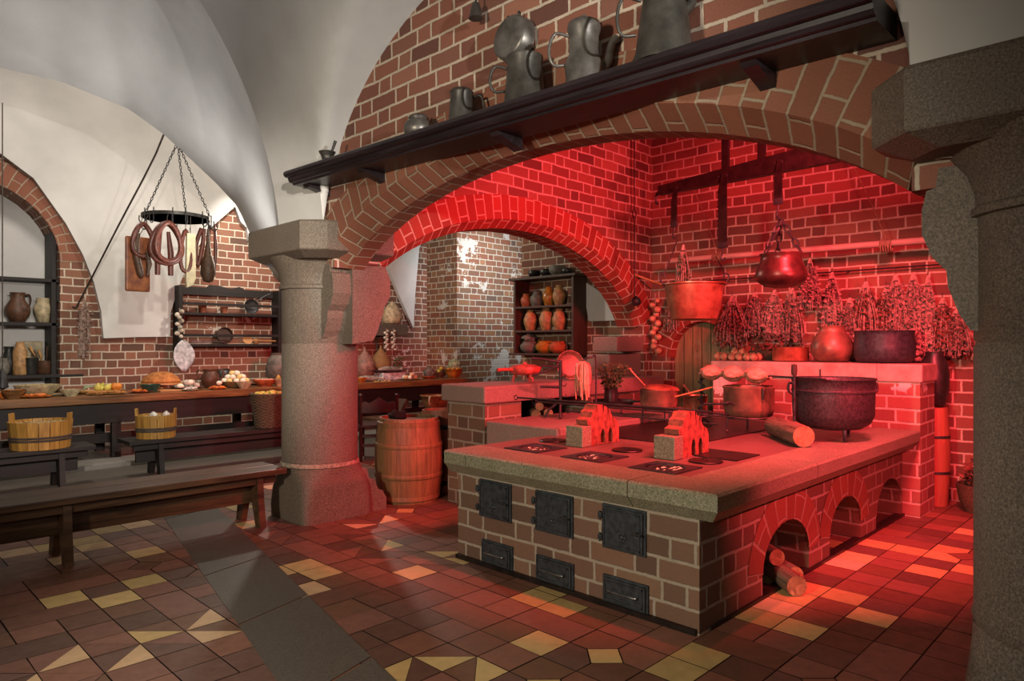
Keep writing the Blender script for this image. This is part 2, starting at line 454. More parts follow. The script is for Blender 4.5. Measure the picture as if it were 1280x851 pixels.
# back wall of the hall with the arched niche
nich = [(2.37, .6)]+[(1.3+1.07*math.cos(PI*i/18), 2.55+1.0*math.sin(PI*i/18)) for i in range(19)]+[(.23, .6)]
b = MB().prism([(-2, 0), (3.8, 0), (3.8, 6), (-2, 6)], cXZ, 10.8, 11.3, holes=[nich])
struct(b.build('wall_back', 'brick_back'))
brick('brick_wash', ['6a4638', '80503e', '8a5a46', '75503f', '94644c', '584034'], 'cbbca8', wear=.22, whitewash_glare=.38)
struct(MB().box(3.8, 8.7, 10.8, 11.3, 0, 6).build('wall_back_right', 'brick_wash'))
struct(MB().box(-2, 3.8, 11.28, 11.4, 0, 6).build('wall_niche', 'plaster'))
sweep_arch('trim_4', [(1.3+1.07*math.cos(PI*i/30), 2.55+1.0*math.sin(PI*i/30)) for i in range(31)][::-1], [(.3, 10.792), (0, 10.792), (0, 11.0), (.1, 11.0)], cXZ, 'brick_arch')
pl = [(-2, 6), (-2, 4.2), (.6, 4.12), (1.2, 4.02), (1.7, 3.86), (2.06, 3.6), (2.42, 3.06), (2.62, 2.66), (2.75, 2.3), (2.84, 1.9), (2.87, 1.53), (3.3, 1.55), (3.74, 1.56),
      (3.75, 1.92), (3.88, 2.35), (4.06, 2.79), (4.36, 3.26), (4.71, 3.61), (4.8, 3.38), (4.9, 3.3), (4.93, 3.1), (5.1, 3.02), (5.16, 2.86), (5.33, 2.8), (5.36, 2.6), (5.47, 2.5), (5.7, 2.5),
      (6.0, 3.1), (6.6, 3.6), (7.2, 3.45), (7.55, 3.0), (7.85, 2.4), (8.2, 1.76), (8.24, 2.4), (8.34, 3.31), (8.59, 3.9), (8.59, 6)]
struct(MB().prism(pl, cXZ, 10.72, 10.8).build('wall_plaster', 'plaster'))
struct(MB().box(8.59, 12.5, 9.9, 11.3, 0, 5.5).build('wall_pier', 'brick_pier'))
struct(MB().box(12.4, 12.6, 5, 10, 0, 5.5).build('wall_far_right', 'brick_hall'))
struct(MB().box(6.75, 7.75, 10.3, 10.72, 1.6, 1.81, bev=.02).build('trim_5', 'granite_dark'))

# pillars
def sq(t, e):
    c, s_ = math.cos(t), math.sin(t)
    return (abs(c)**(2/e)*(1 if c > 0 else -1), abs(s_)**(2/e)*(1 if s_ > 0 else -1))
def pillar(name, cy, sgn):
    """sgn: the side (along Y) on which the wide arch springs"""
    m = MB(); m.lathe([(.30, .40), (.322, .47), (.315, .49), (.315, 1.44), (.309, 1.447), (.309, 1.458), (.315, 1.465), (.315, 1.86), (.318, 1.9), (.336, 1.905), (.336, 1.93), (.322, 1.94), (.325, 1.98), (.345, 2.05), (.39, 2.12), (.42, 2.165)], T(3.08, cy), n=48)
    o = m.build(name, 'granite')
    struct(o)
    m = MB(); N = 40; rings = [(.0, .33, .31, 9), (.1, .335, .31, 9), (.24, .325, .31, 7), (.33, .31, .305, 5), (.39, .315, .31, 3), (.44, .318, .318, 2)]
    vs = []
    for z, a, bb, e in rings:
        for i in range(N):
            q = sq(2*PI*i/N+.01, e); vs.append((3.09+q[0]*a, cy+q[1]*bb, z))
    fs = [(j*N+i, j*N+(i+1) % N, (j+1)*N+(i+1) % N, (j+1)*N+i) for j in range(len(rings)-1) for i in range(N)]
    m.add(vs, fs, None, True)
    if sgn < 0:
        m.prism([(3.2, 0), (3.58, 0), (3.58, .1), (3.54, .17), (3.49, .19), (3.46, .27), (3.4, .3), (3.38, .38), (3.2, .42)], cXZ, cy-.26, cy+.3)
    m.build('base', 'granite', o)
    if sgn < 0: MB().lathe([(.316, .43), (.327, .44), (.325, .468), (.314, .48)], T(3.08, cy), n=40).build('mortar_band', 'mortar', o)
    oct_ = [(2.65, -.44), (2.65, .44), (2.8, .59), (3.42, .59), (3.42, -.59), (2.8, -.59)]
    m = MB()
    def ring(z, k): return [(3.1+(x-3.1)*k, cy+y*k, z) for x, y in oct_]
    vs = ring(2.13, .8)+ring(2.18, .99)+ring(2.19, 1)+ring(2.395, 1)+ring(2.41, .98)
    fs = [(j*6+i, j*6+(i+1) % 6, (j+1)*6+(i+1) % 6, (j+1)*6+i) for j in range(4) for i in range(6)]+[tuple(range(6)), tuple(24+i for i in range(6))]
    m.add(vs, fs); m.build('impost', 'granite', o)
    # corbel of the wide arch
    f = lambda d, z: (cy+sgn*d, z)
    pr = [f(.2, 2.1), f(.4, 2.1), f(.41, 2.03), f(.44, 2.02), f(.455, 1.95), f(.455, 1.86), f(.42, 1.77), f(.375, 1.72), f(.37, 1.66), f(.335, 1.56), f(.3, 1.5), f(.2, 1.48)]
    MB().prism(pr, cYZ, 2.93, 3.2).build('corbel', 'granite', o)
    if sgn < 0:
        g = [(3.1, 2.1), (3.42, 2.1), (3.47, 2.0), (3.47, 1.85), (3.41, 1.76), (3.39, 1.68), (3.34, 1.55), (3.3, 1.48), (3.1, 1.45)]
        MB().prism(g, cXZ, cy-.47, cy-.14).build('corbel', 'granite', o)
    return o
pillar('pillar_left', 5.33, -1)
pillar('pillar_right', .27, 1)
struct(MB().box(2.935, 3.2, 4.86, 5.2, 2.06, 2.14).box(2.935, 3.2, .4, .76, 2.03, 2.14).build('trim_6', 'brick_hood'))

# vaults
def g_arch(dl):
    """height of the transverse arch, dl metres from its springing"""
    if dl < 0: dl = -dl
    if dl > 4.5: dl = 9-dl if dl < 9 else 0
    x = 2.8-dl
    if x < .6: x = 1.2-x
    if x > 2.79: return 2.40
    q = 10.24-(x+.4)**2
    return max(2.40, 2.2+math.sqrt(max(q, 0)))
def f_arch(y):
    c = 2.81 if y > .26 else -2.27
    q = 1-((y-c)/2.07)**2
    return 2.4+1.5*math.sqrt(q) if q > 0 else 2.4
def heightfield(name, xs, ys, fn, mat='plaster'):
    m = MB(); W = len(xs); vs = [(x, y, fn(x, y)) for y in ys for x in xs]
    fs = [(j*W+i, j*W+i+1, (j+1)*W+i+1, (j+1)*W+i) for j in range(len(ys)-1) for i in range(W-1)]
    m.add(vs, fs, None, True); o = m.build(name, mat); struct(o); return o
xs = [2.92-5.9*(1-math.cos(PI/2*i/60)) for i in range(61)]
ys = sorted(set([round(2.81+2.07*math.cos(PI*i/40), 4) for i in range(41)]+[round(-2.27+2.07*math.cos(PI*i/26), 4) for i in range(27)]+[5.0, 5.2, 5.3, 5.4, 5.5, 5.6, .6, .3, .1, -.1]))
heightfield('ceiling_near', xs, ys, lambda x, y: max(f_arch(y) if y < 5.2 else 2.4, g_arch(2.85-x)))
AT = [(0, 2.2), (.26, 2.53), (.53, 3.07), (.78, 3.3), (1.05, 3.51), (1.35, 3.74), (1.7, 3.93), (2.3, 4.05), (3.0, 4.05), (3.8, 3.9), (4.6, 3.4), (5.5, 2.4), (9, 2.4)]
def a_arch(d):
    d = abs(d)
    for (a, z), (b_, w) in zip(AT, AT[1:]):
        if d <= b_: return z+(w-z)*(d-a)/(b_-a)
    return 2.4
def far_vault(x, y):
    s_ = (y-5.6)/2.4; xv = 2.85+1.22*s_; k = s_*s_*(3-2*s_)
    return (1-k)*g_arch(xv-x)+k*a_arch(xv-x)+.25*math.sin(PI*s_)*min(1, abs(xv-x)/1.2)
heightfield('ceiling_far', [-2+.06*i for i in range(int(12.6/.06))], [5.6+.1*i for i in range(25)], far_vault)
struct(MB().box(-2, 12.5, 8.0, 11.3, 5.4, 5.5).box(3.2, 12.5, 5.2, 8.0, 5.4, 5.5).build('ceiling_hall', 'plaster'))

# floor: clay tiles of several cuts in square bays, laid as separate faces
def floor_mesh():
    rnd = random.Random(11)
    browns = ['6b4636', '7a5040', '84584a', '5e4034', '8a5c4a', '74503a', '6a4a40', '805240']
    yel = ['d2b478', 'c8a86c', 'd8b48a', 'b89c64']
    vs = []; fs = []; cols = []
    g = .005; C = .31
    def put(poly, c):
        cx = sum(p[0] for p in poly)/len(poly); cy = sum(p[1] for p in poly)/len(poly)
        o = len(vs); z = rnd.uniform(0, .0015)
        for p in poly:
            d = Vector((cx-p[0], cy-p[1])); L = d.length; d = d/L*g*.9
            vs.append((p[0]+d.x, p[1]+d.y, z))
        fs.append(tuple(range(o, o+len(poly)))); cols.append(lin(c))
    def colr(py): return rnd.choice(yel) if rnd.random() < py else rnd.choice(browns)
    C = .42; nx, ny = int(12.6/C), int(11.6/C); h = C/2
    def sq_(x, y, w_, d_, p): put([(x, y), (x+w_, y), (x+w_, y+d_), (x, y+d_)], colr(p))
    for i in range(nx):
        for j in range(ny):
            x = -1.6+i*C+(h if j % 2 else 0); y = -1.2+j*C; k = rnd.random()
            if k < .34:
                for a in (0, h):
                    for b in (0, h): sq_(x+a, y+b, h, h, .27)
            elif k < .5: sq_(x, y, C, h, .0); sq_(x, y+h, h, h, .3); sq_(x+h, y+h, h, h, .12)
            elif k < .64: sq_(x, y, h, C, .0); sq_(x+h, y, h, h, .3); sq_(x+h, y+h, h, h, .12)
            elif k < .72: sq_(x, y, C, h, .03); sq_(x, y+h, C, h, .03)
            elif k < .88:
                q = h*.5; put([(x+h, y+q), (x+h+q, y+h), (x+h, y+h+q), (x+q, y+h)], colr(.55))
                for cx, cy in ((0, 0), (1, 0), (1, 1), (0, 1)):
                    X, Y = x+cx*C, y+cy*C; sx, sy = (1 if cx == 0 else -1), (1 if cy == 0 else -1)
                    put([(X, Y), (X+sx*h, Y), (X+sx*h, Y+sy*q), (X+sx*q, Y+sy*h), (X, Y+sy*h)][::1 if sx*sy > 0 else -1], colr(.08))
            else:
                for a in (0, h):
                    for b in (0, h):
                        if rnd.random() < .5: put([(x+a, y+b), (x+a+h, y+b), (x+a+h, y+b+h)], colr(.25)); put([(x+a, y+b), (x+a+h, y+b+h), (x+a, y+b+h)], colr(.02))
                        else: put([(x+a, y+b), (x+a+h, y+b), (x+a, y+b+h)], colr(.25)); put([(x+a+h, y+b), (x+a+h, y+b+h), (x+a, y+b+h)], colr(.02))
    me = bpy.data.meshes.new('floor'); me.from_pydata(vs, [], fs)
    at = me.attributes.new('tile', 'FLOAT_COLOR', 'CORNER')
    for p, c in zip(me.polygons, cols):
        for li in p.loop_indices: at.data[li].color = (*c, 1)
    o = bpy.data.objects.new('floor', me); me.materials.append(MATS['floor_tiles']); COL.objects.link(o); struct(o)
floor_mesh()
struct(MB().box(-3, 12.6, -3, 11.4, -.2, -.006).build('floor_base', 'joint_dirt'))
A, B_, Cc, D = onZ(204, 646, 0), onZ(345, 849, 0), onZ(480, 837, 0), onZ(268, 631, 0)
m = MB(); dv = (B_-A); dv2 = (Cc-D)
edge0 = lambda t: A+dv.normalized()*t; edge1 = lambda t: D+dv2.normalized()*t
t = -2.5
while t < 5:
    L_ = .86+.1*math.sin(t*5)
    q = [edge0(t+.008), edge0(t+L_), edge1(t+L_), edge1(t+.008)]
    m.add([(p.x, p.y, .0045) for p in q]+[(p.x, p.y, -.01) for p in q], [(0, 1, 2, 3), (0, 1, 5, 4), (1, 2, 6, 5), (2, 3, 7, 6), (3, 0, 4, 7)])
    t += L_+.008
struct(m.build('floor_stone_strip', 'strip_stone'))
struct(MB().box(-1.5, 8.59, 9.0, 10.8, 0, .07, bev=.01).build('floor_step', 'step_stone'))
struct(MB().box(-1.5, 8.59, 7.3, 9.0, -.01, .004).build('floor_stone_hall', 'strip_stone'))

# ================================================================== CAMERA, LIGHTS
cam = bpy.data.cameras.new('camera'); co = bpy.data.objects.new('camera', cam); COL.objects.link(co)
co.location = (0, 0, EYE); co.rotation_euler = (PI/2, 0, TH-PI/2)
cam.sensor_width = 36; cam.lens = 36*FOC/1280; cam.shift_y = (430-425.5)/1280; cam.clip_start = .05
scene.camera = co
def lamp(name, typ, loc, energy, col, size=.2, aim=None, spot=None, blend=.6):
    l = bpy.data.lights.new(name, typ); l.energy = energy; l.color = col
    if typ == 'AREA': l.size = size
    else: l.shadow_soft_size = size
    if spot: l.spot_size = math.radians(spot); l.spot_blend = blend
    o = bpy.data.objects.new(name, l); COL.objects.link(o); o.location = loc
    if aim is not None: o.rotation_euler = (Vector(aim)-Vector(loc)).to_track_quat('-Z', 'Y').to_euler()
    return o
RED = (1., .075, .1)
lamp('red_spot', 'SPOT', (4.3, 1.0, 3.25), 1500, RED, .3, (5.9, 3.5, 1.3), 112, .6)
lamp('red_spot', 'SPOT', (3.9, -.5, 2.0), 640, RED, .05, (5.25, 2.4, 1.0), 80, .45)
lamp('red_spot', 'SPOT', (3.5, 1.5, 3.4), 560, (1., .09, .07), .06, (3.8, 2.75, .7), 58, .8)
lamp('room_spot', 'SPOT', (1.38, -1.5, 2.6), 760, (1., .97, .93), .05, (2.2, 9, 3.5), 52, .6)
lamp('table_fill', 'SPOT', (.3, .2, 2.8), 1500, (1., .9, .78), .05, (3.2, 10.2, 1.2), 34, .6)  # added fill from the camera side, brightens table and lower wall
lamp('front_fill', 'SPOT', (-2.2, 1.5, 2.3), 820, (1., .88, .7), .25, (3.0, 3.2, 1.1), 70, .6)  # added unseen front fill for the hearth front and arch ring
lamp('room_fill', 'AREA', (-2.4, -1.0, 2.3), 26, (1., .88, .72), .8, (3.0, 3.5, .9))
lamp('hall_lamp', 'POINT', (4.9, 8.5, 3.1), 190, (1., .88, .74), .08)
lamp('hall_fill', 'AREA', (1.6, 8.4, 5.0), 80, (1., .9, .8), .6, (3.0, 9.6, .8))  # added area fill out of view, lifts table top and back wall
lamp('hall_spot', 'SPOT', (8.5, 7.8, 3.7), 560, (.88, .94, 1.), .1, (9.5, 9.9, 2.5), 85, 1.)
lamp('wall_spot', 'SPOT', (4.5, 9.7, 4.3), 230, (1., .95, .88), .04, (4.85, 10.8, 2.9), 55, .9)
lamp('vault_lamp', 'SPOT', (3.3, 6.9, 2.0), 200, (1., .98, .96), .3, (1.2, 6.7, 4.4), 130, .9)
w = bpy.data.worlds.new('world'); scene.world = w; w.use_nodes = True
w.node_tree.nodes['Background'].inputs[0].default_value = (.9, .75, .6, 1); w.node_tree.nodes['Background'].inputs[1].default_value = .035
scene.view_settings.view_transform = 'Standard'; scene.view_settings.look = 'None'
scene.view_settings.exposure = 0; scene.view_settings.gamma = 1; scene.view_settings.use_curve_mapping = False

# ================================================================== THE COOKING HEARTH
ZS = .73                                   # top of the hearth slabs
st = thing('cooking_hearth', 'large L-shaped brick cooking hearth with granite top slabs, iron doors and arched sides', 'hearth', (3.11, 1.75, 0))
OX, OY = 3.11, 1.75
def L(mb): return mb
def hb(m): # shift hearth meshes into the frame of their empty
    m.v = [Vector((p.x-OX, p.y-OY, p.z)) for p in m.v]; return m
# side wall with three arches
def side_arch(px0, px1, pyt):
    a = onY(px0, 600, 1.75).x; b = onY(px1, 600, 1.75).x; zt = onY((px0+px1)/2+8, pyt, 1.75).z
    return a, b, zt
arches = [side_arch(953, 1011, 647), side_arch(1037, 1076, 617), side_arch(1095, 1127, 594)]
out = [(3.11, .58), (3.11, 0)]
arch_curves = []
for a, b, zt in arches:
    c = (a+b)/2; r = (b-a)/2; sp = max(zt-r*.75, .12)
    cv = [(c-r*math.cos(PI*i/14), sp+(zt-sp)*math.sin(PI*i/14)) for i in range(15)]
    arch_curves.append((a, b, sp, cv)); out += [(a, 0)]+cv+[(b, 0)]
out += [(6.48, 0), (6.48, .58)]
m = MB(); m.prism(out, cXZ, 1.75, 2.0)
hb(m).build('brick_side', 'brick_stove', st)
m = MB(); m.box(3.11, 6.48, 2.42, 3.57, 0, .58).box(3.11, 3.5, 2.0, 2.42, 0, .58)
for i in range(2): m.box(arches[i][1]+.02, arches[i+1][0]-.02, 2.0, 2.42, 0, .58)
m.box(4.2, 6.48, 3.57, 4.36, 0, .58)
hb(m).build('brick_body', 'brick_stove', st)
for a, b, sp, cv in arch_curves:
    cw = min(.19, 6.46-b)
    n0 = len(cv); o = sweep_arch('arch_ring', cv[::-1][::-1], [(cw, 1.746), (0, 1.746), (0, 1.76)], cXZ, 'brick_arch')
    del o['kind']; o.parent = st; o.location = (-OX, -OY, 0)
# granite slabs along the front and side, with chamfered undersides
def slab_profile(x_out, x_in): return [(x_in, ZS), (x_out+.012, ZS), (x_out, ZS-.012), (x_out, ZS-.085), (x_out+.03, ZS-.12), (x_out+.055, .58), (x_in, .58)]
pf = slab_profile(3.04, 3.36)
ysp = [1.615, 2.13, 3.42, 3.635]
# mitred corner block: cut the profile sweep diagonally
def slab_front(y0, y1, mit=False):
    m = MB(); vs = [(x, y0+((x-3.04) if mit else 0), z) for x, z in pf]+[(x, y1, z) for x, z in pf]; n = len(pf)
    m.add(vs, [tuple(range(n)), tuple(range(2*n-1, n-1, -1))]+[(i, (i+1) % n, n+(i+1) % n, n+i) for i in range(n)]); return m
hb(slab_front(ysp[0], 2.13, True)).build('top_slab', 'granite_slab', st)
hb(slab_front(2.136, 3.415)).build('top_slab', 'granite_slab', st)
hb(slab_front(3.421, 3.635)).build('top_slab', 'granite_slab', st)
pg = [(y, z) for y, z in slab_profile(1.615, 1.95)]
def slab_side(x0, x1, mit=False):
    m = MB(); vs = [(x0+((y-1.615) if mit else 0), y, z) for y, z in pg]+[(x1, y, z) for y, z in pg]; n = len(pg)
    m.add(vs, [tuple(range(n)), tuple(range(2*n-1, n-1, -1))]+[(i, (i+1) % n, n+(i+1) % n, n+i) for i in range(n)]); return m
hb(slab_side(3.04, 4.28, True)).build('top_slab', 'granite_slab', st)
hb(slab_side(4.286, 5.3)).build('top_slab', 'granite_slab', st)
hb(slab_side(5.306, 6.475)).build('top_slab', 'granite_slab', st)
# inner top: stone deck with the three fire holes cut out
GR = [(3.53, 3.24), (3.52, 2.72), (3.50, 2.19)]
m = MB(); hr = .125
outer = [(3.36, 1.95), (6.48, 1.95), (6.48, 3.635), (3.36, 3.635)]
holes = [[(gx+hr*math.cos(2*PI*i/20), gy+hr*math.sin(2*PI*i/20)) for i in range(20)] for gx, gy in GR]
# sink the holes by shifting the deck start: holes lie at x>3.36
m.prism(outer, cXY, .58, ZS-.002, holes=holes)
hb(m).build('deck', 'deck_stone', st)
m = MB(); m.box(4.12, 6.48, 3.55, 4.36, .58, ZS+.055, bev=.012); hb(m).build('raised_deck', 'granite_pink', st)
m = MB(); m.box(4.35, 6.2, 2.55, 3.9, ZS-.01, ZS+.006).box(4.0, 4.33, 2.0, 2.36, ZS-.01, ZS+.006); 
hb(m).build('hot_plate', 'iron_flat', st)
for gx, gy in GR:
    g = MB(); q = .155
    sqr = [(gx-q, gy-q), (gx+q, gy-q), (gx+q, gy+q), (gx-q, gy+q)]
    g.prism(sqr, cXY, ZS-.003, ZS+.006, holes=[[(gx+.118*math.cos(2*PI*i/24), gy+.118*math.sin(2*PI*i/24)) for i in range(24)]])
    go = hb(g).build('fire_grate', 'iron', st)
    g = MB()
    for k in (-2, -1, 0, 1, 2):
        hl = math.sqrt(.12**2-(k*.042)**2); g.tube([(gx-hl, gy+k*.042, ZS-.005), (gx+hl, gy+k*.042, ZS-.005)], .006, 6)
    g.tube([(gx, gy-.12, ZS-.009), (gx, gy+.12, ZS-.009)], .006, 6)
    hb(g).build('grate_bar', 'iron', go)
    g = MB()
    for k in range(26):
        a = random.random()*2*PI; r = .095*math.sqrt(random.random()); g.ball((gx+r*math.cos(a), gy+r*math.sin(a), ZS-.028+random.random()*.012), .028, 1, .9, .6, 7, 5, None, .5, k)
    em = hb(g).build('red_lit_coals', 'ember', st); em['kind'] = 'stuff'
# iron fire doors and ash doors
def fire_door(pa, pb, kind):
    a = onX(pa[0], pa[1], 3.1); b = onX(pb[0], pb[1], 3.1); y1, y0 = a.y, b.y; z1 = (a.z+b.z)/2+(.115 if kind == 'f' else .065); z0 = z1-(.23 if kind == 'f' else .13)
    if kind == 'f': z1 = .555; z0 = .335
    else: z1 = .165; z0 = .04
    m = MB(); m.box(3.096, 3.115, y0-.012, y1+.012, z0-.012, z1+.012, bev=.003); o = hb(m).build('fire_door_frame' if kind == 'f' else 'ash_door_frame', 'iron_door', st)
    m = MB(); m.box(3.082, 3.098, y0, y1, z0, z1, bev=.004)
    m.box(3.077, 3.084, y0+.012, y1-.012, z0+.012, z0+.018).box(3.077, 3.084, y0+.012, y1-.012, z1-.018, z1-.012).box(3.077, 3.084, y0+.012, y0+.018, z0+.012, z1-.012).box(3.077, 3.084, y1-.018, y1-.012, z0+.012, z1-.012)
    hb(m).build('door_leaf', 'iron_door', o)
    if kind == 'f':
        for z in (z0+.05, z1-.05):
            m = MB(); m.box(3.07, 3.1, y1-.005, y1+.022, z-.016, z+.016, bev=.004).tube([(3.075, y1+.01, z-.024), (3.075, y1+.01, z+.024)], .006, 8)
            hb(m).build('hinge', 'iron_door', o)
        m = MB(); m.tube([(3.08, y0+.03, (z0+z1)/2), (3.06, y0+.03, (z0+z1)/2)], .01).tube([(3.062, y0+.055, (z0+z1)/2+.003), (3.058, y0-.008, (z0+z1)/2)], .006)
        hb(m).build('latch', 'iron', o)
        m = MB(); yc = (y0+y1)/2; zc = z0+.07
        for k in range(6): aa = k*PI/3; m.ball((3.08, yc+.022*math.cos(aa), zc+.022*math.sin(aa)), .008, .6, 1, 1, 8, 6)
        m.ball((3.08, yc, zc), .012, .6, 1, 1, 8, 6); hb(m).build('rosette', 'iron_door', o)
    else:
        m = MB(); m.tube([(3.085, y0+.05, z0+.065), (3.06, y0+.055, z0+.065), (3.06, y1-.055, z0+.065), (3.085, y1-.05, z0+.065)], .006)
        hb(m).build('handle', 'steel' , o)
for pa, pb in (((601, 596), (637, 648)), ((671, 612), (714, 670)), ((755, 628), (805, 692))): fire_door(pa, pb, 'f')
for pa, pb in (((604, 684), (639, 711)), ((672, 706), (715, 739)), ((756, 731), (808, 768))): fire_door(pa, pb, 'a')
m = MB(); m.box(3.085, 3.2, 1.76, 3.57, 0, .028).box(3.2, 6.5, 1.735, 1.8, 0, .02); hb(m).build('plinth', 'iron_flat', st)

# back block behind the hearth
bk = thing('rear_masonry_block', 'tall whitewashed brick block behind the hearth carrying copper and iron pots', 'masonry block', (6.5, 1.62, 0))
m = MB(); m.box(0, .94, .33, 1.88, 0, 1.13).box(0, .45, 0, .33, 0, 1.13); m.build('brick_body', 'brick_block', bk)
m = MB(); m.box(-.02, .94, .33, 1.9, 1.13, 1.28, bev=.012).box(-.02, .46, -.02, .33, 1.13, 1.28, bev=.012); m.build('top_slab', 'render_coat', bk)

# left counter in the mouth of the second arch, with its dark fire recess
ct = thing('side_counter', 'raised brick counter with granite top and dark wood recess, left behind the hearth', 'counter', (4.16, 4.4, 0))
m = MB(); m.box(0, .46, .02, .52, 0, .93).box(1.44, 2.75, .02, .52, 0, .93).box(.46, 1.44, .02, .52, 0, .74).box(.46, 1.44, .44, .52, .74, .93); m.build('brick_body', 'brick_stove', ct)
m = MB(); m.box(-.05, 2.8, -.03, .56, .93, 1.083, bev=.018); m.build('top_slab', 'granite_pink', ct)
m = MB(); m.box(.465, 1.435, .36, .435, .745, .925); m.build('recess_back', 'near_black', ct)  # near-black panel across the back of the recess

# firewood in the recess and under the arch
def log(name, a, b, r, label, cat='firewood', group=None, mat='bark', split=False):
    a, b = Vector(a), Vector(b); d = b-a; Ln = d.length
    q = d.to_track_quat('X', 'Z').to_matrix().to_4x4()
    o = MB().tube([(0, 0, 0), (Ln*.3, .003, .002), (Ln*.7, -.003, 0), (Ln, 0, 0)], [r, r*1.03, r*.98, r], 14 if not split else 5, cap=False).build(name, mat, None, a)
    o.rotation_euler = q.to_euler(); tag(o, label, cat, group)
    MB().lathe([(0.0005, 0), (r*.99, 0)], T(-.001, 0, 0, 0, -PI/2, 0), 14 if not split else 5).build('cut_end', 'wood_cut', o)
    MB().lathe([(0.0005, 0), (r*.98, 0)], T(Ln+.001, 0, 0, 0, PI/2, 0), 14 if not split else 5).build('cut_end', 'wood_cut', o)
    return o
log('firewood_log', (4.78, 4.38, .79), (4.98, 4.62, .79), .045, 'lower left split log in the dark recess of the side counter', group='logs in the counter recess')
log('firewood_log', (4.93, 4.36, .792), (5.12, 4.6, .792), .047, 'lower right split log in the dark recess of the side counter', group='logs in the counter recess')
log('firewood_log', (4.85, 4.4, .86), (5.05, 4.62, .86), .04, 'upper split log in the dark recess of the side counter', group='logs in the counter recess')
log('firewood_log', (4.86, 1.93, ZS+.078), (5.33, 2.35, ZS+.078), .076, 'thick birch log lying on the hearth between trivet pot and kettle')
log('firewood_log', (3.98, 1.62, .062), (4.3, 1.98, .062), .06, 'short log poking out on the floor from the first side arch', group='logs under the hearth')
log('firewood_log', (4.15, 1.7, .06), (4.42, 2.1, .06), .058, 'log on the floor deeper inside the first side arch', group='logs under the hearth')
log('firewood_log', (4.08, 1.78, .17), (4.36, 2.15, .17), .05, 'log on top of the two others in the first side arch', group='logs under the hearth')

# --- round iron lids on the hearth
lid = MB().lathe([(.0005, 0), (.1, 0), (.104, .004), (.1, .009), (.06, .011), (.0005, .011)], n=32)
lo = thing('stove_lid', 'round iron lid beside the leftmost fire grate', 'lid', (3.89, 3.39, ZS), 0, 'iron lids behind the grates')
lid.build('plate', 'iron_flat', lo); MB().tube([(-.02, 0, .01), (-.018, 0, .02), (.018, 0, .02), (.02, 0, .01)], .004, 6).build('handle', 'iron', lo)
dup(lo, (3.89, 2.73, ZS), .5, 'round iron lid behind the middle fire grate')
dup(lo, (3.86, 2.13, ZS), 1.1, 'round iron lid behind the rightmost fire grate')
# --- little brick spit rests
def spit_rest(x, y, label):
    e = thing('brick_spit_rest', label, 'spit rest', (x, y, ZS), 0, 'brick spit rests')
    MB().box(-.03, .075, -.06, .09, 0, .145, bev=.006).build('stone_stub', 'granite_slab', e)
    prof = [(.08, 0), (.08, .15), (.05, .15), (.045, .185), (.09, .2), (.1, .24), (.13, .25), (.15, .285), (.24, .29), (.27, .26), (.3, .25), (.34, .19), (.40, .16), (.42, .12), (.42, 0)]
    h1 = [(.2, .004), (.25, .004), (.25, .07), (.24, .1), (.225, .11), (.21, .1), (.2, .07)]
    h2 = [(a+.09, b) for a, b in h1]
    MB().prism(prof, cXZ, -.045, .06, holes=[h1, h2]).build('stepped_brick', 'terracotta', e)
    return e
spit_rest(3.80, 3.08, 'stepped brick spit rest with two openings, behind the middle and left grates')
spit_rest(3.78, 2.34, 'stepped brick spit rest with two openings, by the rightmost grate')
# --- roasting spits across the rests
sp = [(3.93, 3.8, 1.028, 3.97, 2.15, 1.028), (4.03, 3.5, 1.012, 4.03, 2.1, 1.012), (4.09, 3.75, .99, 4.08, 2.05, .99), (4.15, 3.45, .93, 4.14, 2.2, .93)]
lb = ['longest iron spit across both brick rests with its handle at the left', 'second thin iron spit across the brick rests', 'iron spit at the back of those lying on the brick rests', 'lowest iron spit lying in the rear notches of the brick rests']
for (x0, y0, z0, x1, y1, z1), l in zip(sp, lb):
    e = thing('roasting_spit', l, 'spit', (x0, y0, z0), 0, 'iron spits on the brick rests')
    MB().tube([(0, 0, 0), (x1-x0, y1-y0, z1-z0)], [.008, .006], 6).build('rod', 'iron', e)
    MB().tube([(0, .02+.018*math.sin(t), .018*math.cos(t)) for t in [2*PI*k/10 for k in range(10)]], .004, 5, closed=True).build('eye', 'iron', e)

def ring_pts(r, z=0, n=32, cx=0, cy=0): return [(cx+r*math.cos(2*PI*i/n), cy+r*math.sin(2*PI*i/n), z) for i in range(n)]
def trivet(loc, r, h, label, rz=0.):
    e = thing('iron_trivet', label, 'trivet', loc, rz)
    MB().tube(ring_pts(r, h-.008), .008, 6, closed=True).build('ring', 'iron', e)
    for k in range(3):
        a = 2*PI*k/3; c, s_ = math.cos(a), math.sin(a)
        MB().tube([(r*c, r*s_, h-.008), (r*1.04*c, r*1.04*s_, h*.5), (r*1.0*c, r*1.0*s_, .02), (r*1.1*c, r*1.1*s_, .006)], .007, 6).build('leg', 'iron', e)
    return e
# big copper stew pot on trivet
trivet((5.42, 2.6, ZS+.006), .19, .125, 'round iron trivet under the tall copper stew pot', .5)
e = thing('copper_stew_pot', 'tall straight copper pot standing on an iron trivet before the roast birds', 'pot', (5.42, 2.6, ZS+.132))
MB().lathe(hollow([(.16, 0), (.185, .012), (.2, .06), (.2, .22), (.206, .23), (.206, .242), (.2, .246)], .006), n=40).build('body', 'copper_dull', e)
MB().tube([(-.19, .03, .1), (-.24, .06, .12), (-.26, .09, .11), (-.3, .24, .1)], .009, 8).build('handle', 'iron', e)
MB().tube([(-.12, -.165, .24), (-.125, -.18, .22), (-.125, -.18, .15)], .006, 6).build('hook', 'iron', e)
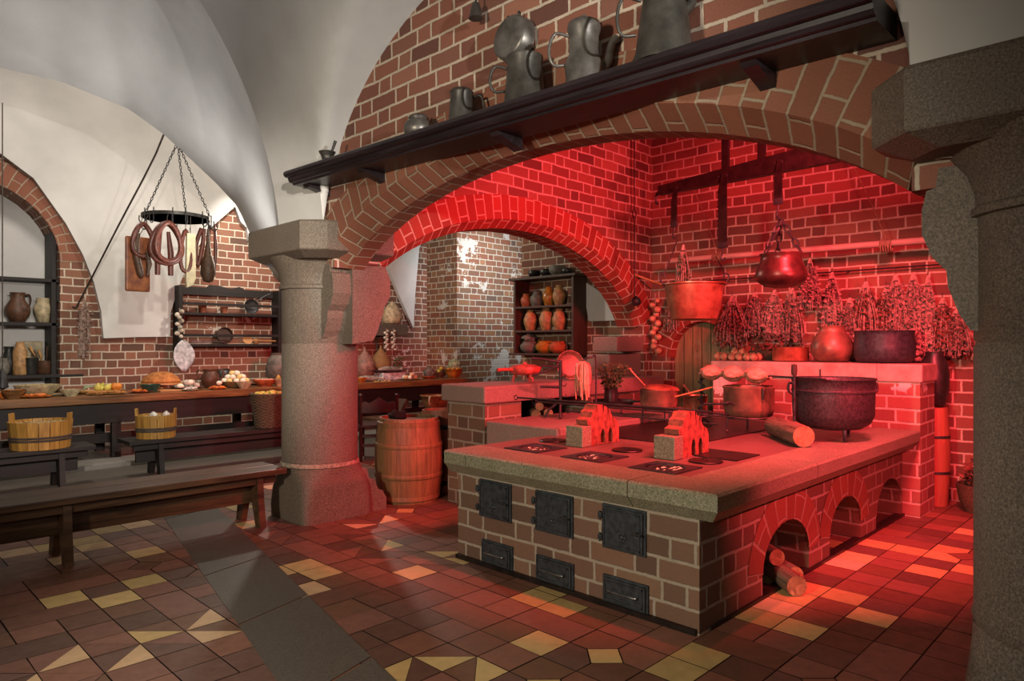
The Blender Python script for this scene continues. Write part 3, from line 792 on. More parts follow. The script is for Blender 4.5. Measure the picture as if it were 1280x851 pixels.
# big iron kettle with legs
e = thing('iron_kettle', 'very large dark iron kettle on short legs at the right rear of the hearth', 'kettle', (5.46, 1.95, ZS))
pk = [(.1, .075), (.2, .09), (.26, .13), (.285, .19), (.29, .36), (.296, .365), (.296, .375), (.29, .38), (.292, .45), (.3, .457), (.3, .465)]
MB().lathe(hollow(pk, .012), n=48).build('body', 'kettle_iron', e)
for k in range(3):
    a = -2.35+k*2*PI/3; c, s_ = math.cos(a), math.sin(a)
    MB().tube([(.17*c, .17*s_, .11), (.19*c, .19*s_, .06), (.185*c, .185*s_, .02), (.2*c, .2*s_, .008)], [.022, .016, .012, .014], 8).build('leg', 'kettle_iron', e)
for a in (2.4, -.75):
    c, s_ = math.cos(a), math.sin(a); MB().tube([(.285*c, .285*s_, .34), (.34*c, .34*s_, .36), (.34*c, .34*s_, .42), (.29*c, .29*s_, .43)], .01, 8).build('handle', 'kettle_iron', e)
# spit with three roast birds, on two stands
def stand(x, y, label, ztop, spiral):
    e = thing('spit_stand', label, 'spit stand', (x, y, ZS+.006))
    MB().tube([(0, 0, .01), (0, 0, ztop)], .011, 8).build('post', 'iron', e)
    for k in range(3):
        a = k*2*PI/3+.4; MB().tube([(0, 0, .05), (.05*math.cos(a), .05*math.sin(a), .04), (.1*math.cos(a), .1*math.sin(a), .008)], .008, 6).build('foot', 'iron', e)
    if spiral:
        pts = [(.028*math.cos(t*.9), .028*math.sin(t*.9), .12+t*.011) for t in range(30)]
        MB().tube(pts, .006, 6).build('scroll', 'iron', e)
    else:
        MB().lathe([(.0005, 0), (.018, 0), (.022, .03), (.02, .08), (.0005, .085)], T(0, 0, ztop-.02), 12).build('wooden_grip', 'wood_rack', e)
    for z in (.2, .3, .4):
        if z < ztop: MB().tube([(0, 0, z), (-.035, -.01, z-.01), (-.045, -.01, z+.02)], .005, 6).build('hook', 'iron', e)
    return e
stand(5.60, 3.13, 'ornate twisted iron spit stand at the left end of the roast birds', .5, True)
stand(5.16, 2.12, 'plain iron spit stand with a wooden grip beside the big kettle', .5, False)
SA, SB = Vector((5.63, 3.17, 1.2)), Vector((5.17, 2.09, 1.2)); SD = (SB-SA).normalized()
e = thing('roasting_spit', 'iron spit running through the three roast birds', 'spit', SA)
MB().tube([(0, 0, 0), SB-SA+SD*.25], .007, 8).build('rod', 'iron', e)
MB().tube([SB-SA+SD*.2, SB-SA+SD*.2+Vector((0, 0, .07))], .006, 6).tube([SB-SA+SD*.2, SB-SA+SD*.2+Vector((0, 0, -.02))], .006, 6).build('prong', 'iron', e)
bl = ['roast bird nearest the twisted stand on the spit', 'middle of the three roast birds on the spit', 'roast bird nearest the big kettle on the spit']
for k in range(3):
    c = SA+SD*(.17+.28*k)
    e = thing('roast_bird', bl[k], 'roast bird', c, math.atan2(SD.y, SD.x), 'roast birds on the spit')
    MB().lathe([(.0005, -.125), (.03, -.12), (.05, -.09), (.067, -.03), (.07, .02), (.055, .07), (.03, .1), (.018, .13), (.0005, .135)], T(0, 0, 0, 0, PI/2, 0), 18, sy=.85).build('body', 'meat', e)
    for s_ in (-1, 1):
        MB().tube([(-.02, .05*s_, .01), (.03, .075*s_, -.01), (.08, .05*s_, -.02), (.11, .04*s_, -.01)], [.032, .028, .014, .011], 8).build('leg', 'meat', e)
        MB().tube([(-.07, .05*s_, .02), (-.02, .078*s_, .02), (-.07, .072*s_, -.01)], [.016, .014, .01], 8).build('wing', 'meat', e)
# cooking pots on the left rear
trivet((5.36, 3.42, ZS+.006), .14, .145, 'iron trivet under the wide lidded saucepan', .2)
e = thing('saucepan', 'wide copper saucepan with a domed lid and a spoon, behind the spits', 'saucepan', (5.36, 3.42, ZS+.152))
MB().lathe(hollow([(.13, 0), (.155, .01), (.165, .05), (.165, .15), (.17, .155), (.17, .162)], .005), n=36).build('body', 'copper_dull', e)
MB().lathe([(.165, .0), (.15, .02), (.09, .035), (.02, .04), (.0005, .04)], T(.02, -.01, .165, .06, 0, 0), 30).build('lid', 'copper', e)
MB().tube([(.0, -.15, .1), (.09, -.27, .14), (.2, -.42, .19)], [.008, .007, .009], 8).build('handle', 'wood_light', e)
MB().tube([(0, .1, .15), (-.07, .2, .28), (-.09, .24, .33)], [.007, .007, .01], 8).ball((-.09, .25, .34), .02, 1, 1, .6).build('ladle', 'copper', e)
trivet((5.74, 3.27, ZS+.006), .085, .11, 'small iron trivet under the small copper pan', .2)
e = thing('saucepan', 'small bright copper saucepan just right of the wide one', 'saucepan', (5.74, 3.27, ZS+.117))
MB().lathe(hollow([(.09, 0), (.105, .01), (.11, .13), (.115, .135)], .005), n=30).build('body', 'copper', e)
MB().tube([(.08, .09, .12), (.2, .2, .17), (.3, .3, .2)], [.007, .006, .008], 8).build('handle', 'copper', e)
vessel('small_pan', [(.09, 0), (.11, .012), (.115, .075), (.12, .08)], 'copper_dull', (5.0, 2.92, ZS+.07), 'low round copper pan between the spits and the trivet pot', 'pan', handles=[([(.08, -.08, .06), (.15, -.14, .07), (.26, -.22, .08)], .008, 'iron')])
trivet((5.0, 2.92, ZS+.006), .08, .063, 'low iron trivet under the low round pan', .9)
# parsley on a flat pan
trivet((5.28, 3.86, ZS+.055), .14, .1, 'iron trivet under the flat round pan', .1)
vessel('flat_pan', [(.16, 0), (.18, .006), (.195, .04), (.2, .042)], 'iron', (5.28, 3.86, ZS+.156), 'wide flat iron pan carrying the pot of herbs', 'pan', handles=[([(.0, -.19, .035), (.0, -.3, .045), (.0, -.42, .06)], .009, 'iron')], n=36)
e = thing('herb_pot', 'dark pot stuffed with a green leafy bunch of herbs', 'potted herbs', (5.3, 3.9, ZS+.165))
MB().lathe(hollow([(.05, 0), (.065, .01), (.07, .08), (.06, .13), (.066, .14)], .006), n=24).build('pot', 'clay_dark', e)
def leafy(mb, n, c, R, zlo, zhi, size, seed=1, droop=.3):
    rnd = random.Random(seed)
    for i in range(n):
        a = rnd.uniform(0, 2*PI); h = rnd.uniform(0, 1); r = R*math.sqrt(rnd.random())*(.35+.65*h)
        p = Vector((c[0]+r*math.cos(a), c[1]+r*math.sin(a), zlo+(zhi-zlo)*h)); s_ = size*rnd.uniform(.6, 1.3)
        d = Vector((rnd.uniform(-1, 1), rnd.uniform(-1, 1), rnd.uniform(-.6, 1))).normalized(); w = d.orthogonal().normalized()*s_*.4; nn = d.cross(w).normalized()*s_*.15
        mb.add([p, p+d*s_*.5+w+nn, p+d*s_, p+d*s_*.5-w+nn], [(0, 1, 2, 3)])
    return mb
o = leafy(MB(), 420, (0, 0), .16, .13, .36, .035, 3).build('foliage', 'leaf', e)
m = MB()
for k in range(12): a = k*.55; m.tube([(.02*math.cos(a), .02*math.sin(a), .03), (.08*math.cos(a), .08*math.sin(a), .2), (.11*math.cos(a), .11*math.sin(a), .3)], .003, 5)
m.build('stems', 'leaf', e)
# iron pot stand with arms, skimmer pan, hanging meat
e = thing('pot_crane', 'upright iron pot stand with side arms in front of the counter recess', 'iron stand', (4.72, 4.03, ZS+.055))
MB().tube([(0, 0, .15), (0, 0, .50), (.0, .0, .52)], .014, 8).build('post', 'iron', e)
MB().tube([(0, 0, .16), (-.03, -.02, .08), (-.06, -.05, .008)], .012, 8).build('foot', 'iron', e)
MB().tube([(0, 0, .16), (.06, .05, .08), (.1, .08, .008)], .012, 8).build('foot', 'iron', e)
MB().tube([(0, 0, .16), (-.05, .09, .08), (-.07, .12, .008)], .012, 8).build('foot', 'iron', e)
MB().tube([(0, 0, .505), (-.12, .1, .53), (-.2, .17, .54)], .012, 8).build('arm', 'iron', e)
MB().tube([(0, 0, .48), (-.1, .09, .42), (-.2, .17, .38)], .01, 8).build('brace', 'iron', e)
MB().tube([(0, 0, .28), (-.14, .12, .285)], .012, 8).build('arm', 'iron', e)
for z in (.2, .3, .38): MB().tube([(0, 0, z), (.03, -.03, z-.01), (.035, -.035, z+.015)], .005, 6).build('hook', 'iron', e)
e = thing('skimmer_pan', 'round perforated copper pan propped upright on the side counter', 'pan', (5.55, 4.62, 1.083), 0)
MB().lathe(hollow([(.11, 0), (.125, .008), (.145, .04), (.15, .042)], .004), T(0, 0, .15, PI/2-.12, 0, -.55), 36).build('bowl', 'copper_dull', e)
MB().tube([(0, .0, .28), (.0, .03, .3), (0, .04, .4)], .006, 6, M=T(0, 0, 0)).build('handle', 'iron', e)
# enamelled three-legged casserole
e = thing('three_legged_casserole', 'red three-legged casserole with a flat lid on the side counter', 'casserole', (4.92, 4.66, 1.083), .2)
MB().lathe([(.0005, .06), (.1, .065), (.145, .09), (.16, .125), (.158, .13)], n=36).build('body', 'enamel_red', e)
MB().lathe([(.16, .131), (.155, .145), (.1, .165), (.02, .172), (.015, .19), (.0005, .192)], n=36).build('lid', 'enamel_red', e)
for k in range(3):
    a = -1.9+k*2*PI/3; c, s_ = math.cos(a), math.sin(a); MB().tube([(.09*c, .09*s_, .07), (.11*c, .11*s_, .04), (.12*c, .12*s_, .002)], [.024, .018, .014], 8).build('leg', 'enamel_red', e)
MB().tube([(-.14, .04, .12), (-.22, .08, .125), (-.3, .12, .12)], [.014, .016, .018], 8).build('handle', 'enamel_red', e)
MB().tube([(.13, -.05, .14), (.22, -.1, .15), (.34, -.17, .14)], [.012, .013, .016], 8).build('lid_handle', 'iron', e)
# hanging bunch of dried meat on its own hook stand
e = thing('hook_stand', 'thin iron hook stand from which dried meat strips hang', 'iron stand', (4.83, 3.72, ZS+.06))
MB().tube([(0, 0, 0), (0, 0, .52), (-.03, .02, .545), (-.07, .05, .535), (-.09, .07, .51)], .008, 6).build('post', 'iron', e)
MB().tube([(-.09, .02, .006), (.09, -.02, .006)], .008, 6).tube([(.02, -.09, .006), (-.02, .09, .006)], .008, 6).build('foot', 'iron', e)
e = thing('dried_meat_bunch', 'thick bunch of dried meat strips hanging over the left spit ends', 'dried meat', (4.74, 3.79, ZS+.57))
for k in range(17):
    a = k*2.4; r = .025+.06*random.random(); ln = .16+.19*random.random()
    pts = [(r*.2*math.cos(a), r*.2*math.sin(a), 0), (r*math.cos(a), r*math.sin(a), -.04), (r*1.15*math.cos(a), r*1.15*math.sin(a), -ln*.6), (r*math.cos(a+.3), r*math.sin(a+.3), -ln)]
    MB().tube(pts, [.01, .014, .017, .008], 8, flat=.6).build('strip', 'meat', e)
MB().tube(ring_pts(.014, .005, 10), .004, 5, closed=True).build('string', 'twine', e)

# ================================================================== INSIDE THE HOOD
# crane beam
A = Vector((6.05, 3.85, 3.0)); B = Vector((5.78, 2.0, 3.03)); d = (B-A); Ln = d.length; ang = math.atan2(d.y, d.x)
e = thing('crane_beam', 'dark tapering iron crane beam spanning the top of the hood', 'beam', A, ang)
m = MB(); vs = []
for x, h, w_ in ((0, .045, .03), (Ln*.5, .07, .035), (Ln, .09, .04), (Ln+.8, .1, .04)):
    vs += [(x, -w_, -h), (x, w_, -h), (x, w_, h), (x, -w_, h)]
m.add(vs, [(0, 1, 2, 3), (12, 15, 14, 13)]+[(j*4+i, j*4+(i+1) % 4, j*4+4+(i+1) % 4, j*4+4+i) for j in range(3) for i in range(4)])
m.build('beam', 'iron_flat', e)
MB().tube([(0, 0, 0), (-.04, .0, -.03), (-.05, 0, -.1), (-.02, 0, -.13)], .012, 8).build('end_hook', 'iron', e)
for x in (Ln*.42, Ln*.62): MB().box(x-.035, x+.035, -.015, .015, .05, 1.6).build('hanger', 'iron_flat', e)
def trammel(t, ln, w_, label):
    p = A+d*t
    e = thing('trammel_hook', label, 'trammel hook', (p.x, p.y, p.z-.02), ang, 'trammel hooks on the crane beam')
    m = MB(); prof = [(-w_, -.12), (-w_*.6, -.05), (-w_*.2, 0.02), (w_*.8, .02), (w_*1.3, -.04), (w_, -.1), (w_, -ln), (-w_, -ln)]
    n = 12
    saw = [(-w_, -.12-(ln-.14)*i/n-(0 if 1 else 0)) for i in range(1, n)]
    pr = prof[:7]+[(w_, -ln), (-w_, -ln)]+[q for i in range(n-1, 0, -1) for q in ((-w_, -.12-(ln-.14)*i/n), (-w_-.012, -.12-(ln-.14)*(i-.4)/n))]
    m.prism(pr, lambda a, b, c: Vector((a, c, b)), -.05, -.038); m.build('blade', 'iron_flat', e)
    MB().tube([(-w_, -.05, .0), (-w_, .05, .0), (w_, .05, 0), (w_, -.05, 0)], .007, 6).box(-w_*1.1, w_*1.1, -.06, -.03, -ln+.0, -ln+.05).build('clasp', 'iron', e)
    MB().tube([(0, -.045, -ln+.01), (0, -.045, -ln-.04), (.0, -.07, -ln-.09), (0, -.04, -ln-.12), (0, -.01, -ln-.09)], .008, 8).build('hook', 'iron', e)
    return e
trammel(.12, .38, .032, 'short trammel hook, the farthest along the crane beam')
trammel(.42, .66, .045, 'longest and widest trammel hook at mid beam')
t3 = trammel(.72, .36, .035, 'trammel hook carrying the chained cauldron')
# cauldron on chains
pc = A+d*.72; hk = Vector((pc.x, pc.y, pc.z-.02-.36-.12))
e = thing('hanging_cauldron', 'dark copper cauldron hanging on three chains from the crane', 'cauldron', (pc.x, pc.y, 1.93))
MB().lathe(hollow([(.05, .0), (.13, .015), (.2, .06), (.215, .1), (.2, .16), (.17, .23), (.165, .27), (.178, .285), (.178, .295)], .008), n=40).build('pot', 'cauldron_copper', e)
def chain(p0, p1, name, mat, parent, link=.03, r=.004):
    p0, p1 = Vector(p0), Vector(p1); D_ = p1-p0; n = max(2, int(D_.length/(link*1.35))); q = D_.to_track_quat('Z', 'Y').to_matrix().to_4x4()
    m = MB()
    for i in range(n):
        c = p0+D_*((i+.5)/n); M = Matrix.Translation(c) @ q @ Matrix.Rotation(PI/2*(i % 2), 4, 'Z')
        m.tube([(link*.42*math.cos(t), 0, link*.85*math.sin(t)) for t in [2*PI*k/10 for k in range(10)]], r, 5, M, closed=True)
    return m.build(name, mat, parent)
top = Vector((0, 0, hk.z-1.93))
for k in range(3):
    a = .6+k*2*PI/3; chain((.168*math.cos(a), .168*math.sin(a), .29), top, 'chain', 'iron', e, .05, .008)
# copper basin with handles
e = thing('hanging_copper_basin', 'wide round copper basin hanging below the trammel hooks', 'basin', (5.98, 3.42, 1.68), 0)
MB().lathe(hollow([(.18, 0), (.215, .01), (.235, .09), (.24, .1), (.245, .11), (.28, .33), (.3, .34), (.3, .35)], .006), n=44).build('bowl', 'copper', e)
for s_ in (-1, 1): MB().tube([(.2*s_, -.2*s_, .33), (.225*s_, -.225*s_, .37), (.235*s_, -.235*s_, .43), (.21*s_, -.21*s_, .45), (.2*s_, -.2*s_, .4)], .009, 8).build('handle', 'iron', e)
MB().tube([(.205, -.205, .44), (.13, -.22, .5), (.05, -.2, .6)], .006, 6).tube([(-.205, .205, .44), (-.1, .19, .62), (.03, .2, .8)], .006, 6).build('bail', 'iron', e)
# herb bundle helper
def bunch(loc, ln, w_, mat, label, seed, n=70, stem=.3, leafsize=.022, group='dried herb bunches along the rear wall', name='dried_herb_bunch', up=False, depth=.5):
    rnd = random.Random(seed); e = thing(name, label, 'herbs', loc, 0, group)
    m = MB(); f = MB(); sg = 1 if up else -1
    for i in range(n):
        a = rnd.uniform(0, 2*PI); k = rnd.uniform(.2, 1); L_ = ln*rnd.uniform(.75, 1)
        ex, ey = w_*k*math.sin(a)*depth, w_*k*math.cos(a)
        p = [Vector((ex*.05, ey*.08, .0)), Vector((ex*.35, ey*.35, sg*L_*stem)), Vector((ex*.85, ey*.9, sg*L_*.7)), Vector((ex, ey, sg*L_))]
        if i % 2 == 0: m.tube(p, .0035, 4)
        for _ in range(9):
            t = rnd.uniform(stem, 1); j = 1 if t < .7 else 2; q = p[1].lerp(p[3], (t-stem)/(1-stem)); s_ = leafsize*rnd.uniform(.6, 1.4)
            dd = Vector((rnd.uniform(-1, 1), rnd.uniform(-1, 1), rnd.uniform(-1, 1))).normalized(); wv = dd.orthogonal().normalized()*s_*.45
            q = q+dd*.01; f.add([q, q+dd*s_*.5+wv, q+dd*s_, q+dd*s_*.5-wv], [(0, 1, 2, 3)])
    m.build('stems', 'dry_straw', e); f.build('foliage', mat, e)
    MB().tube(ring_pts(.022, sg*ln*.12, 10), .006, 5, closed=True).tube([(0, 0, sg*.0), (.0, 0, -sg*.05)], .004, 5).build('twine', 'twine', e)
    return e
bl = [(915, 370, .6, .2, 'dry_red', 'dense twiggy dried bunch beside the copper basin'),
      (944, 365, .5, .13, 'dry_leaf', 'dried bunch left of those below the cauldron'),
      (968, 362, .55, .13, 'dry_straw', 'pale straw bunch directly below the cauldron'),
      (990, 360, .6, .12, 'dry_leaf', 'leafy dried bunch under the right rim of the cauldron'),
      (1012, 322, .55, .1, 'dry_straw', 'sheaf of pale grain ears rising beside the cauldron'),
      (1040, 340, .62, .1, 'dry_straw', 'narrow straw bunch over the round copper pot'),
      (1062, 372, .5, .12, 'dry_leaf', 'dried bunch between round pot and black cauldron'),
      (1082, 352, .58, .15, 'dry_red', 'dark broad dried bunch above the black cauldron'),
      (1108, 358, .5, .12, 'dry_red', 'dark dried bunch over the right half of the black cauldron'),
      (1120, 342, .6, .12, 'dry_flower', 'bunch of round dried leaves right of the dark ones'),
      (1142, 340, .7, .12, 'dry_flower', 'tall bunch of round dried pods near the right end of the row'),
      (1160, 344, .85, .1, 'dry_straw', 'long loose straw bunch hanging lowest near the granite pillar'),
      (1178, 372, .5, .12, 'dry_red', 'dark dried bunch against the granite corbel'),
      (1196, 385, .45, .12, 'dry_leaf', 'rightmost dried bunch, partly behind the pillar')]
for i, (px, py, ln, w_, mt, lb_) in enumerate(bl):
    p = onX(px, py, 7.3); bunch((7.3, p.y, p.z), ln, w_*1.25, mt, lb_, 40+i, n=110, stem=.22, leafsize=.034)
m = thing('hanging_rail', 'iron rail on the rear wall on which the dried bunches hang', 'rail', (7.38, 1.4, 2.19))
MB().tube([(0, 0, 0), (0, 3.2, 0)], .008, 6).build('bar', 'iron', m)
for y in (.1, 1.1, 2.15, 3.1): MB().tube([(0, y, 0), (.08, y, 0)], .008, 6).build('bracket', 'iron', m)
p = onX(858, 305, 5.95); bunch((6.0, 3.55, 2.42), .5, .1, 'leaf', 'green dried bunch tied head-down over the copper basin', 77, n=60, stem=.2, group='herb bunches over the basin')
p = onX(838, 375, 7.3); bunch((7.32, p.y, p.z+.1), .5, .12, 'leaf', 'greenish dried bunch hanging behind the copper basin left side', 78, n=60, stem=.2, group='herb bunches over the basin')
# long pole with rope coils
a = onX(838, 326, 7.15); b = onX(1185, 298, 7.15)
e = thing('long_pole', 'long pale wooden pole slung across the rear wall on ropes', 'pole', (7.15, a.y, a.z), 0)
MB().tube([(0, 0, 0), (0, (b.y-a.y)*.5, (b.z-a.z)*.5+.0), (0, b.y-a.y, b.z-a.z)], .032, 12).build('shaft', 'wood_pole', e)
for px, lab in ((897, 'rope'), (1108, 'rope')):
    q = onX(px, 318, 7.15); y = q.y-a.y; z = (b.z-a.z)*y/(b.y-a.y)
    for k in range(5): MB().tube([(.036*math.cos(t), y+(k-2)*.022, z+(.045 if px < 1000 else .06)*math.sin(t)-(0 if px < 1000 else .02)) for t in [2*PI*j/12 for j in range(12)]], .009, 5, closed=True).build('rope_coil', 'rope', e)
    MB().tube([(0, y, z+.03), (.02, y+.12, z+.35), (.05, y+.35, z+.9), (.28, y+.4, z+1.0)], .005, 5).build('cord', 'rope', e)
# ladle hanging by the corner on its long rod
e = thing('hanging_ladle', 'small dark ladle hanging on a long iron rod by the inner corner', 'ladle', (6.93, 4.76, 1.98))
MB().lathe(hollow([(.03, 0), (.055, .02), (.06, .05)], .004), T(0, 0, -.03, PI/2-.3, 0, -.4), 24).build('bowl', 'iron', e)
zr = onY(797, 268, 4.76).z-1.98
MB().tube([(0, 0, .03), (0, .0, zr-.04)], .007, 6).tube([(.035*math.cos(t), 0, zr+.05*math.sin(t)) for t in [2*PI*j/14 for j in range(14)]], .007, 6, closed=True).build('handle', 'iron', e)
MB().tube([(0, 0, zr+.05), (0, 0, 2.6)], .007, 6).build('rod', 'iron', e)
e = thing('wooden_peg', 'slanting wooden peg in the corner between ladle and basin', 'peg', (7.05, 4.86, 2.2)); MB().tube([(0, 0, .1), (.2, -.2, .0), (.38, -.36, -.08)], [.014, .012, .012], 8).build('rod', 'wood_light', e)
# onion and garlic braids
def braid(loc, ln, n, r, mat, label, group=None, name='onion_braid', cat='braid'):
    e = thing(name, label, cat, loc, 0, group)
    MB().tube([(0, 0, 0), (.008, .005, -ln*.5), (0, 0, -ln)], .007, 6).build('plait', 'dry_straw', e)
    for k in range(n):
        t = k/(n-1); a = k*2.2; MB().ball((r*.9*math.cos(a), r*.9*math.sin(a), -ln*(.12+.86*t)), r*(.8+.3*random.random()), 1, 1, .92, 12, 8).build('bulb', mat, e)
    return e
p = onX(812, 372, 7.3); braid((7.32, 4.72, p.z+.05), .72, 12, .042, 'onion', 'braid of onions hanging in the corner left of the arched door')
# things on the back block (top at 1.28)
def onb(px, X=6.8): v = onX(px, 440, X); return v.y
for i in range(12):
    px = [897, 905, 915, 924, 934, 942, 901, 911, 921, 930, 948, 938][i]; X = 6.68 if i < 6 else 6.78
    up = .045 if i in (8, 9) else 0
    o = MB().lathe([(.0005, 0), (.022, .003), (.04, .025), (.042, .042), (.03, .066), (.012, .076), (.006, .084), (.0005, .085)], n=14).build('onion', 'onion', None, (X+(.0 if not up else -.04), onb(px, X), 1.281+up), i*.7)
    o.rotation_euler.x = 0; tag(o, 'whole onion in the loose heap at the left end of the rear block', 'onion', 'onions on the rear block')
vessel('copper_pan', [(.14, 0), (.165, .008), (.17, .02), (.17, .135), (.175, .14)], 'copper', (6.8, onb(988), 1.281), 'straight-sided bright copper pan on the rear block', 'pan', n=36)
vessel('copper_pot', [(.06, 0), (.14, .014), (.185, .08), (.19, .14), (.165, .22), (.12, .28), (.11, .31), (.12, .335), (.123, .34)], 'copper_dull', (6.8, onb(1040), 1.281), 'round-bellied copper pot on the rear block between pan and cauldron', 'pot', n=40)
vessel('black_cauldron', [(.17, 0), (.225, .014), (.25, .06), (.25, .15), (.24, .25), (.245, .28), (.252, .29)], 'iron_door', (6.82, onb(1105, 6.82), 1.281), 'broad black iron cauldron at the right end of the rear block', 'cauldron', n=40)
e = thing('wicker_basket', 'low wicker basket of dried roots behind the onions on the rear block', 'basket', (7.05, onb(958, 7.05), 1.281))
MB().lathe(hollow([(.14, 0), (.17, .05), (.18, .1)], .012), n=28, flute=lambda a, z: 1+.02*math.sin(a*24+z*120)).build('bowl', 'wicker', e)
MB().tube([(0, .17*math.cos(t), .08+.2*math.sin(t)) for t in [PI*k/12 for k in range(13)]], .009, 6).build('handle', 'wicker', e)
leafy(MB(), 160, (0, 0), .16, .08, .17, .05, 9).build('contents', 'dry_red', e)
rnd = random.Random(5)
for px, mt, lab in ((1062, 'dry_flower', 'loose dried flower heads lying behind the round copper pot'), (1088, 'dry_leaf', 'dried flower heads piled behind the left of the black cauldron'), (1125, 'dry_flower', 'dried flower heads piled behind the right of the black cauldron')):
    m = MB()
    for k in range(46): m.ball((rnd.uniform(-.1, .1), rnd.uniform(-.17, .17), rnd.uniform(.02, .3)), rnd.uniform(.02, .035), 1, 1, .8, 7, 5, None, .4, k)
    m.tube([(0, -.1, .01), (0, .1, .12), (0, .05, .3)], .01)
    tag(m.build('dried_flower_bunch', mt, None, (7.12, onb(px, 7.12), 1.281)), lab, 'dried flowers')
# right of the block: jar on a barrel, basket
e = thing('small_barrel', 'slim upright wooden barrel beside the right end of the rear block', 'barrel', (7.16, 1.67, 0))
MB().lathe([(.105, 0), (.12, .25), (.125, .45), (.12, .65), (.105, .88), (.0005, .88)], n=24).build('staves', 'wood_churn', e)
for z in (.3, .62): MB().lathe([(.124, z-.012), (.127, z), (.124, z+.012)], n=24).build('hoop', 'iron', e)
vessel('dark_jar', [(.06, 0), (.085, .02), (.115, .15), (.12, .3), (.1, .42), (.07, .47), (.075, .5)], 'clay_dark', (7.16, 1.67, .881), 'tall dark jar standing on the slim barrel', 'jar')
e = thing('wicker_basket', 'dark wicker basket on the floor at the far right by the pillar', 'basket', (7.1, 1.3, 0))
MB().lathe(hollow([(.13, 0), (.17, .1), (.19, .24)], .012), n=28, flute=lambda a, z: 1+.02*math.sin(a*24+z*120)).build('bowl', 'wicker', e)
leafy(MB(), 200, (0, 0), .19, .2, .42, .06, 19).build('contents', 'dry_red', e)

# ================================================================== SHELF OVER THE HOOD ARCH
def shz(y): return 2.70+(y-.8)*.0215          # the old shelf sags a little toward the right pillar
e = thing('wall_shelf', 'long dark moulded wooden shelf across the brick wall over the hood arch', 'shelf', (2.9, .8, 0))
SY0, SY1 = 0., 4.22
prof = [(0, .0), (-.3, .0), (-.315, -.012), (-.318, -.03), (-.305, -.048), (-.28, -.052), (-.275, -.07), (-.262, -.085), (-.24, -.088), (-.235, -.1), (0, -.1)]
m = MB(); vs = [(x, SY0, shz(.8)+z) for x, z in prof]+[(x, SY1, shz(5.02)+z) for x, z in prof]; n = len(prof)
m.add(vs, [tuple(range(n)), tuple(range(2*n-1, n-1, -1))]+[(i, (i+1) % n, n+(i+1) % n, n+i) for i in range(n)]); m.build('board', 'wood_shelf', e)
for y in (.5, 2.0, 3.35, 4.1):
    zz = shz(y+.8)-.1; MB().prism([(0, 0), (-.2, 0), (-.18, -.02), (-.1, -.04), (-.03, -.06), (0, -.07)], lambda a, b, c, zz=zz: Vector((a, c, zz+b)), y-.035, y+.035).build('bracket', 'wood_shelf', e)
def sh(px, X=2.74): y = onX(px, 200, X).y; return (X, y, shz(y)+.001)
def hpath(r, z0, z1, out=.06, n=9): return [(-r+.005-out*math.sin(PI*i/n), 0, z0+(z1-z0)*i/n) for i in range(n+1)]
toL = PI/2-.75   # handles point left in the picture
def jug(px, prof, mat, label, hz, out, name='pewter_jug', cat='jug', lid=None, spout=None, rz=-.75, X=2.74, sc=1.):
    x, y, z = sh(px, X); e = thing(name, label, cat, (x, y, z), rz)
    MB().lathe(hollow([(r*sc, q*sc) for r, q in prof], .005), n=36).build('body', mat, e)
    rr = max(r for r, q in prof)*sc
    if hz: MB().tube([(-rr*.9, 0, hz[0]*sc), (-rr-out*.7, 0, hz[0]*sc+.0), (-rr-out, 0, (hz[0]+hz[1])/2*sc), (-rr-out*.6, 0, hz[1]*sc+.012), (-rr*.72, 0, hz[1]*sc)], .008, 8).build('handle', mat, e)
    if lid: MB().lathe([(r*sc, q*sc) for r, q in lid], n=30).build('lid', mat, e)
    if spout: MB().tube([Vector(p)*sc for p in spout], [.026*sc, .02*sc, .014*sc, .018*sc], 8).build('spout', mat, e)
    return e
x, y, z = sh(409, 2.7)
e = thing('mortar', 'small dark mortar with a pestle at the left end of the shelf', 'mortar', (x, y, z))
MB().lathe(hollow([(.045, 0), (.05, .01), (.038, .03), (.045, .06), (.06, .085), (.062, .09)], .006), n=26).build('bowl', 'pewter_dark', e)
MB().tube([(0, 0, .02), (.02, -.03, .09), (.04, -.05, .17)], [.014, .009, .012], 8).build('pestle', 'pewter_dark', e)
e = thing('ladle', 'flat dark ladle lying on the shelf right of the mortar', 'ladle', (sh(432)[0], sh(432)[1], sh(432)[2]+.012))
MB().tube([(0, .16, 0), (0, 0, .004), (0, -.2, .008)], .007, 6).build('handle', 'iron', e); MB().lathe(hollow([(.02, 0), (.04, .012)], .003), T(0, .19, -.01)).build('bowl', 'iron', e)
jug(523, [(.05, 0), (.085, .02), (.095, .06), (.085, .1), (.06, .12), (.066, .135)], 'pewter', 'squat round pewter pot on the shelf, right of the mortar', None, 0, 'pewter_pot', 'pot', lid=[(.06, .135), (.05, .15), (.015, .158), (.0005, .17)])
jug(577, [(.085, 0), (.085, .01), (.08, .02), (.066, .19), (.072, .2)], 'pewter_dark', 'straight-sided dark tankard on the shelf, its handle to the right', (.04, .17), .05, 'tankard', 'tankard', lid=[(.072, .2), (.06, .215), (.03, .222), (.0005, .225)], rz=PI-.75)
jug(656, [(.1, 0), (.1, .012), (.095, .02), (.078, .2), (.084, .215), (.084, .225)], 'pewter_dark', 'dark wide tankard on the shelf in front of the hung plate', (.07, .17), .07, 'tankard', 'tankard', sc=1.2)
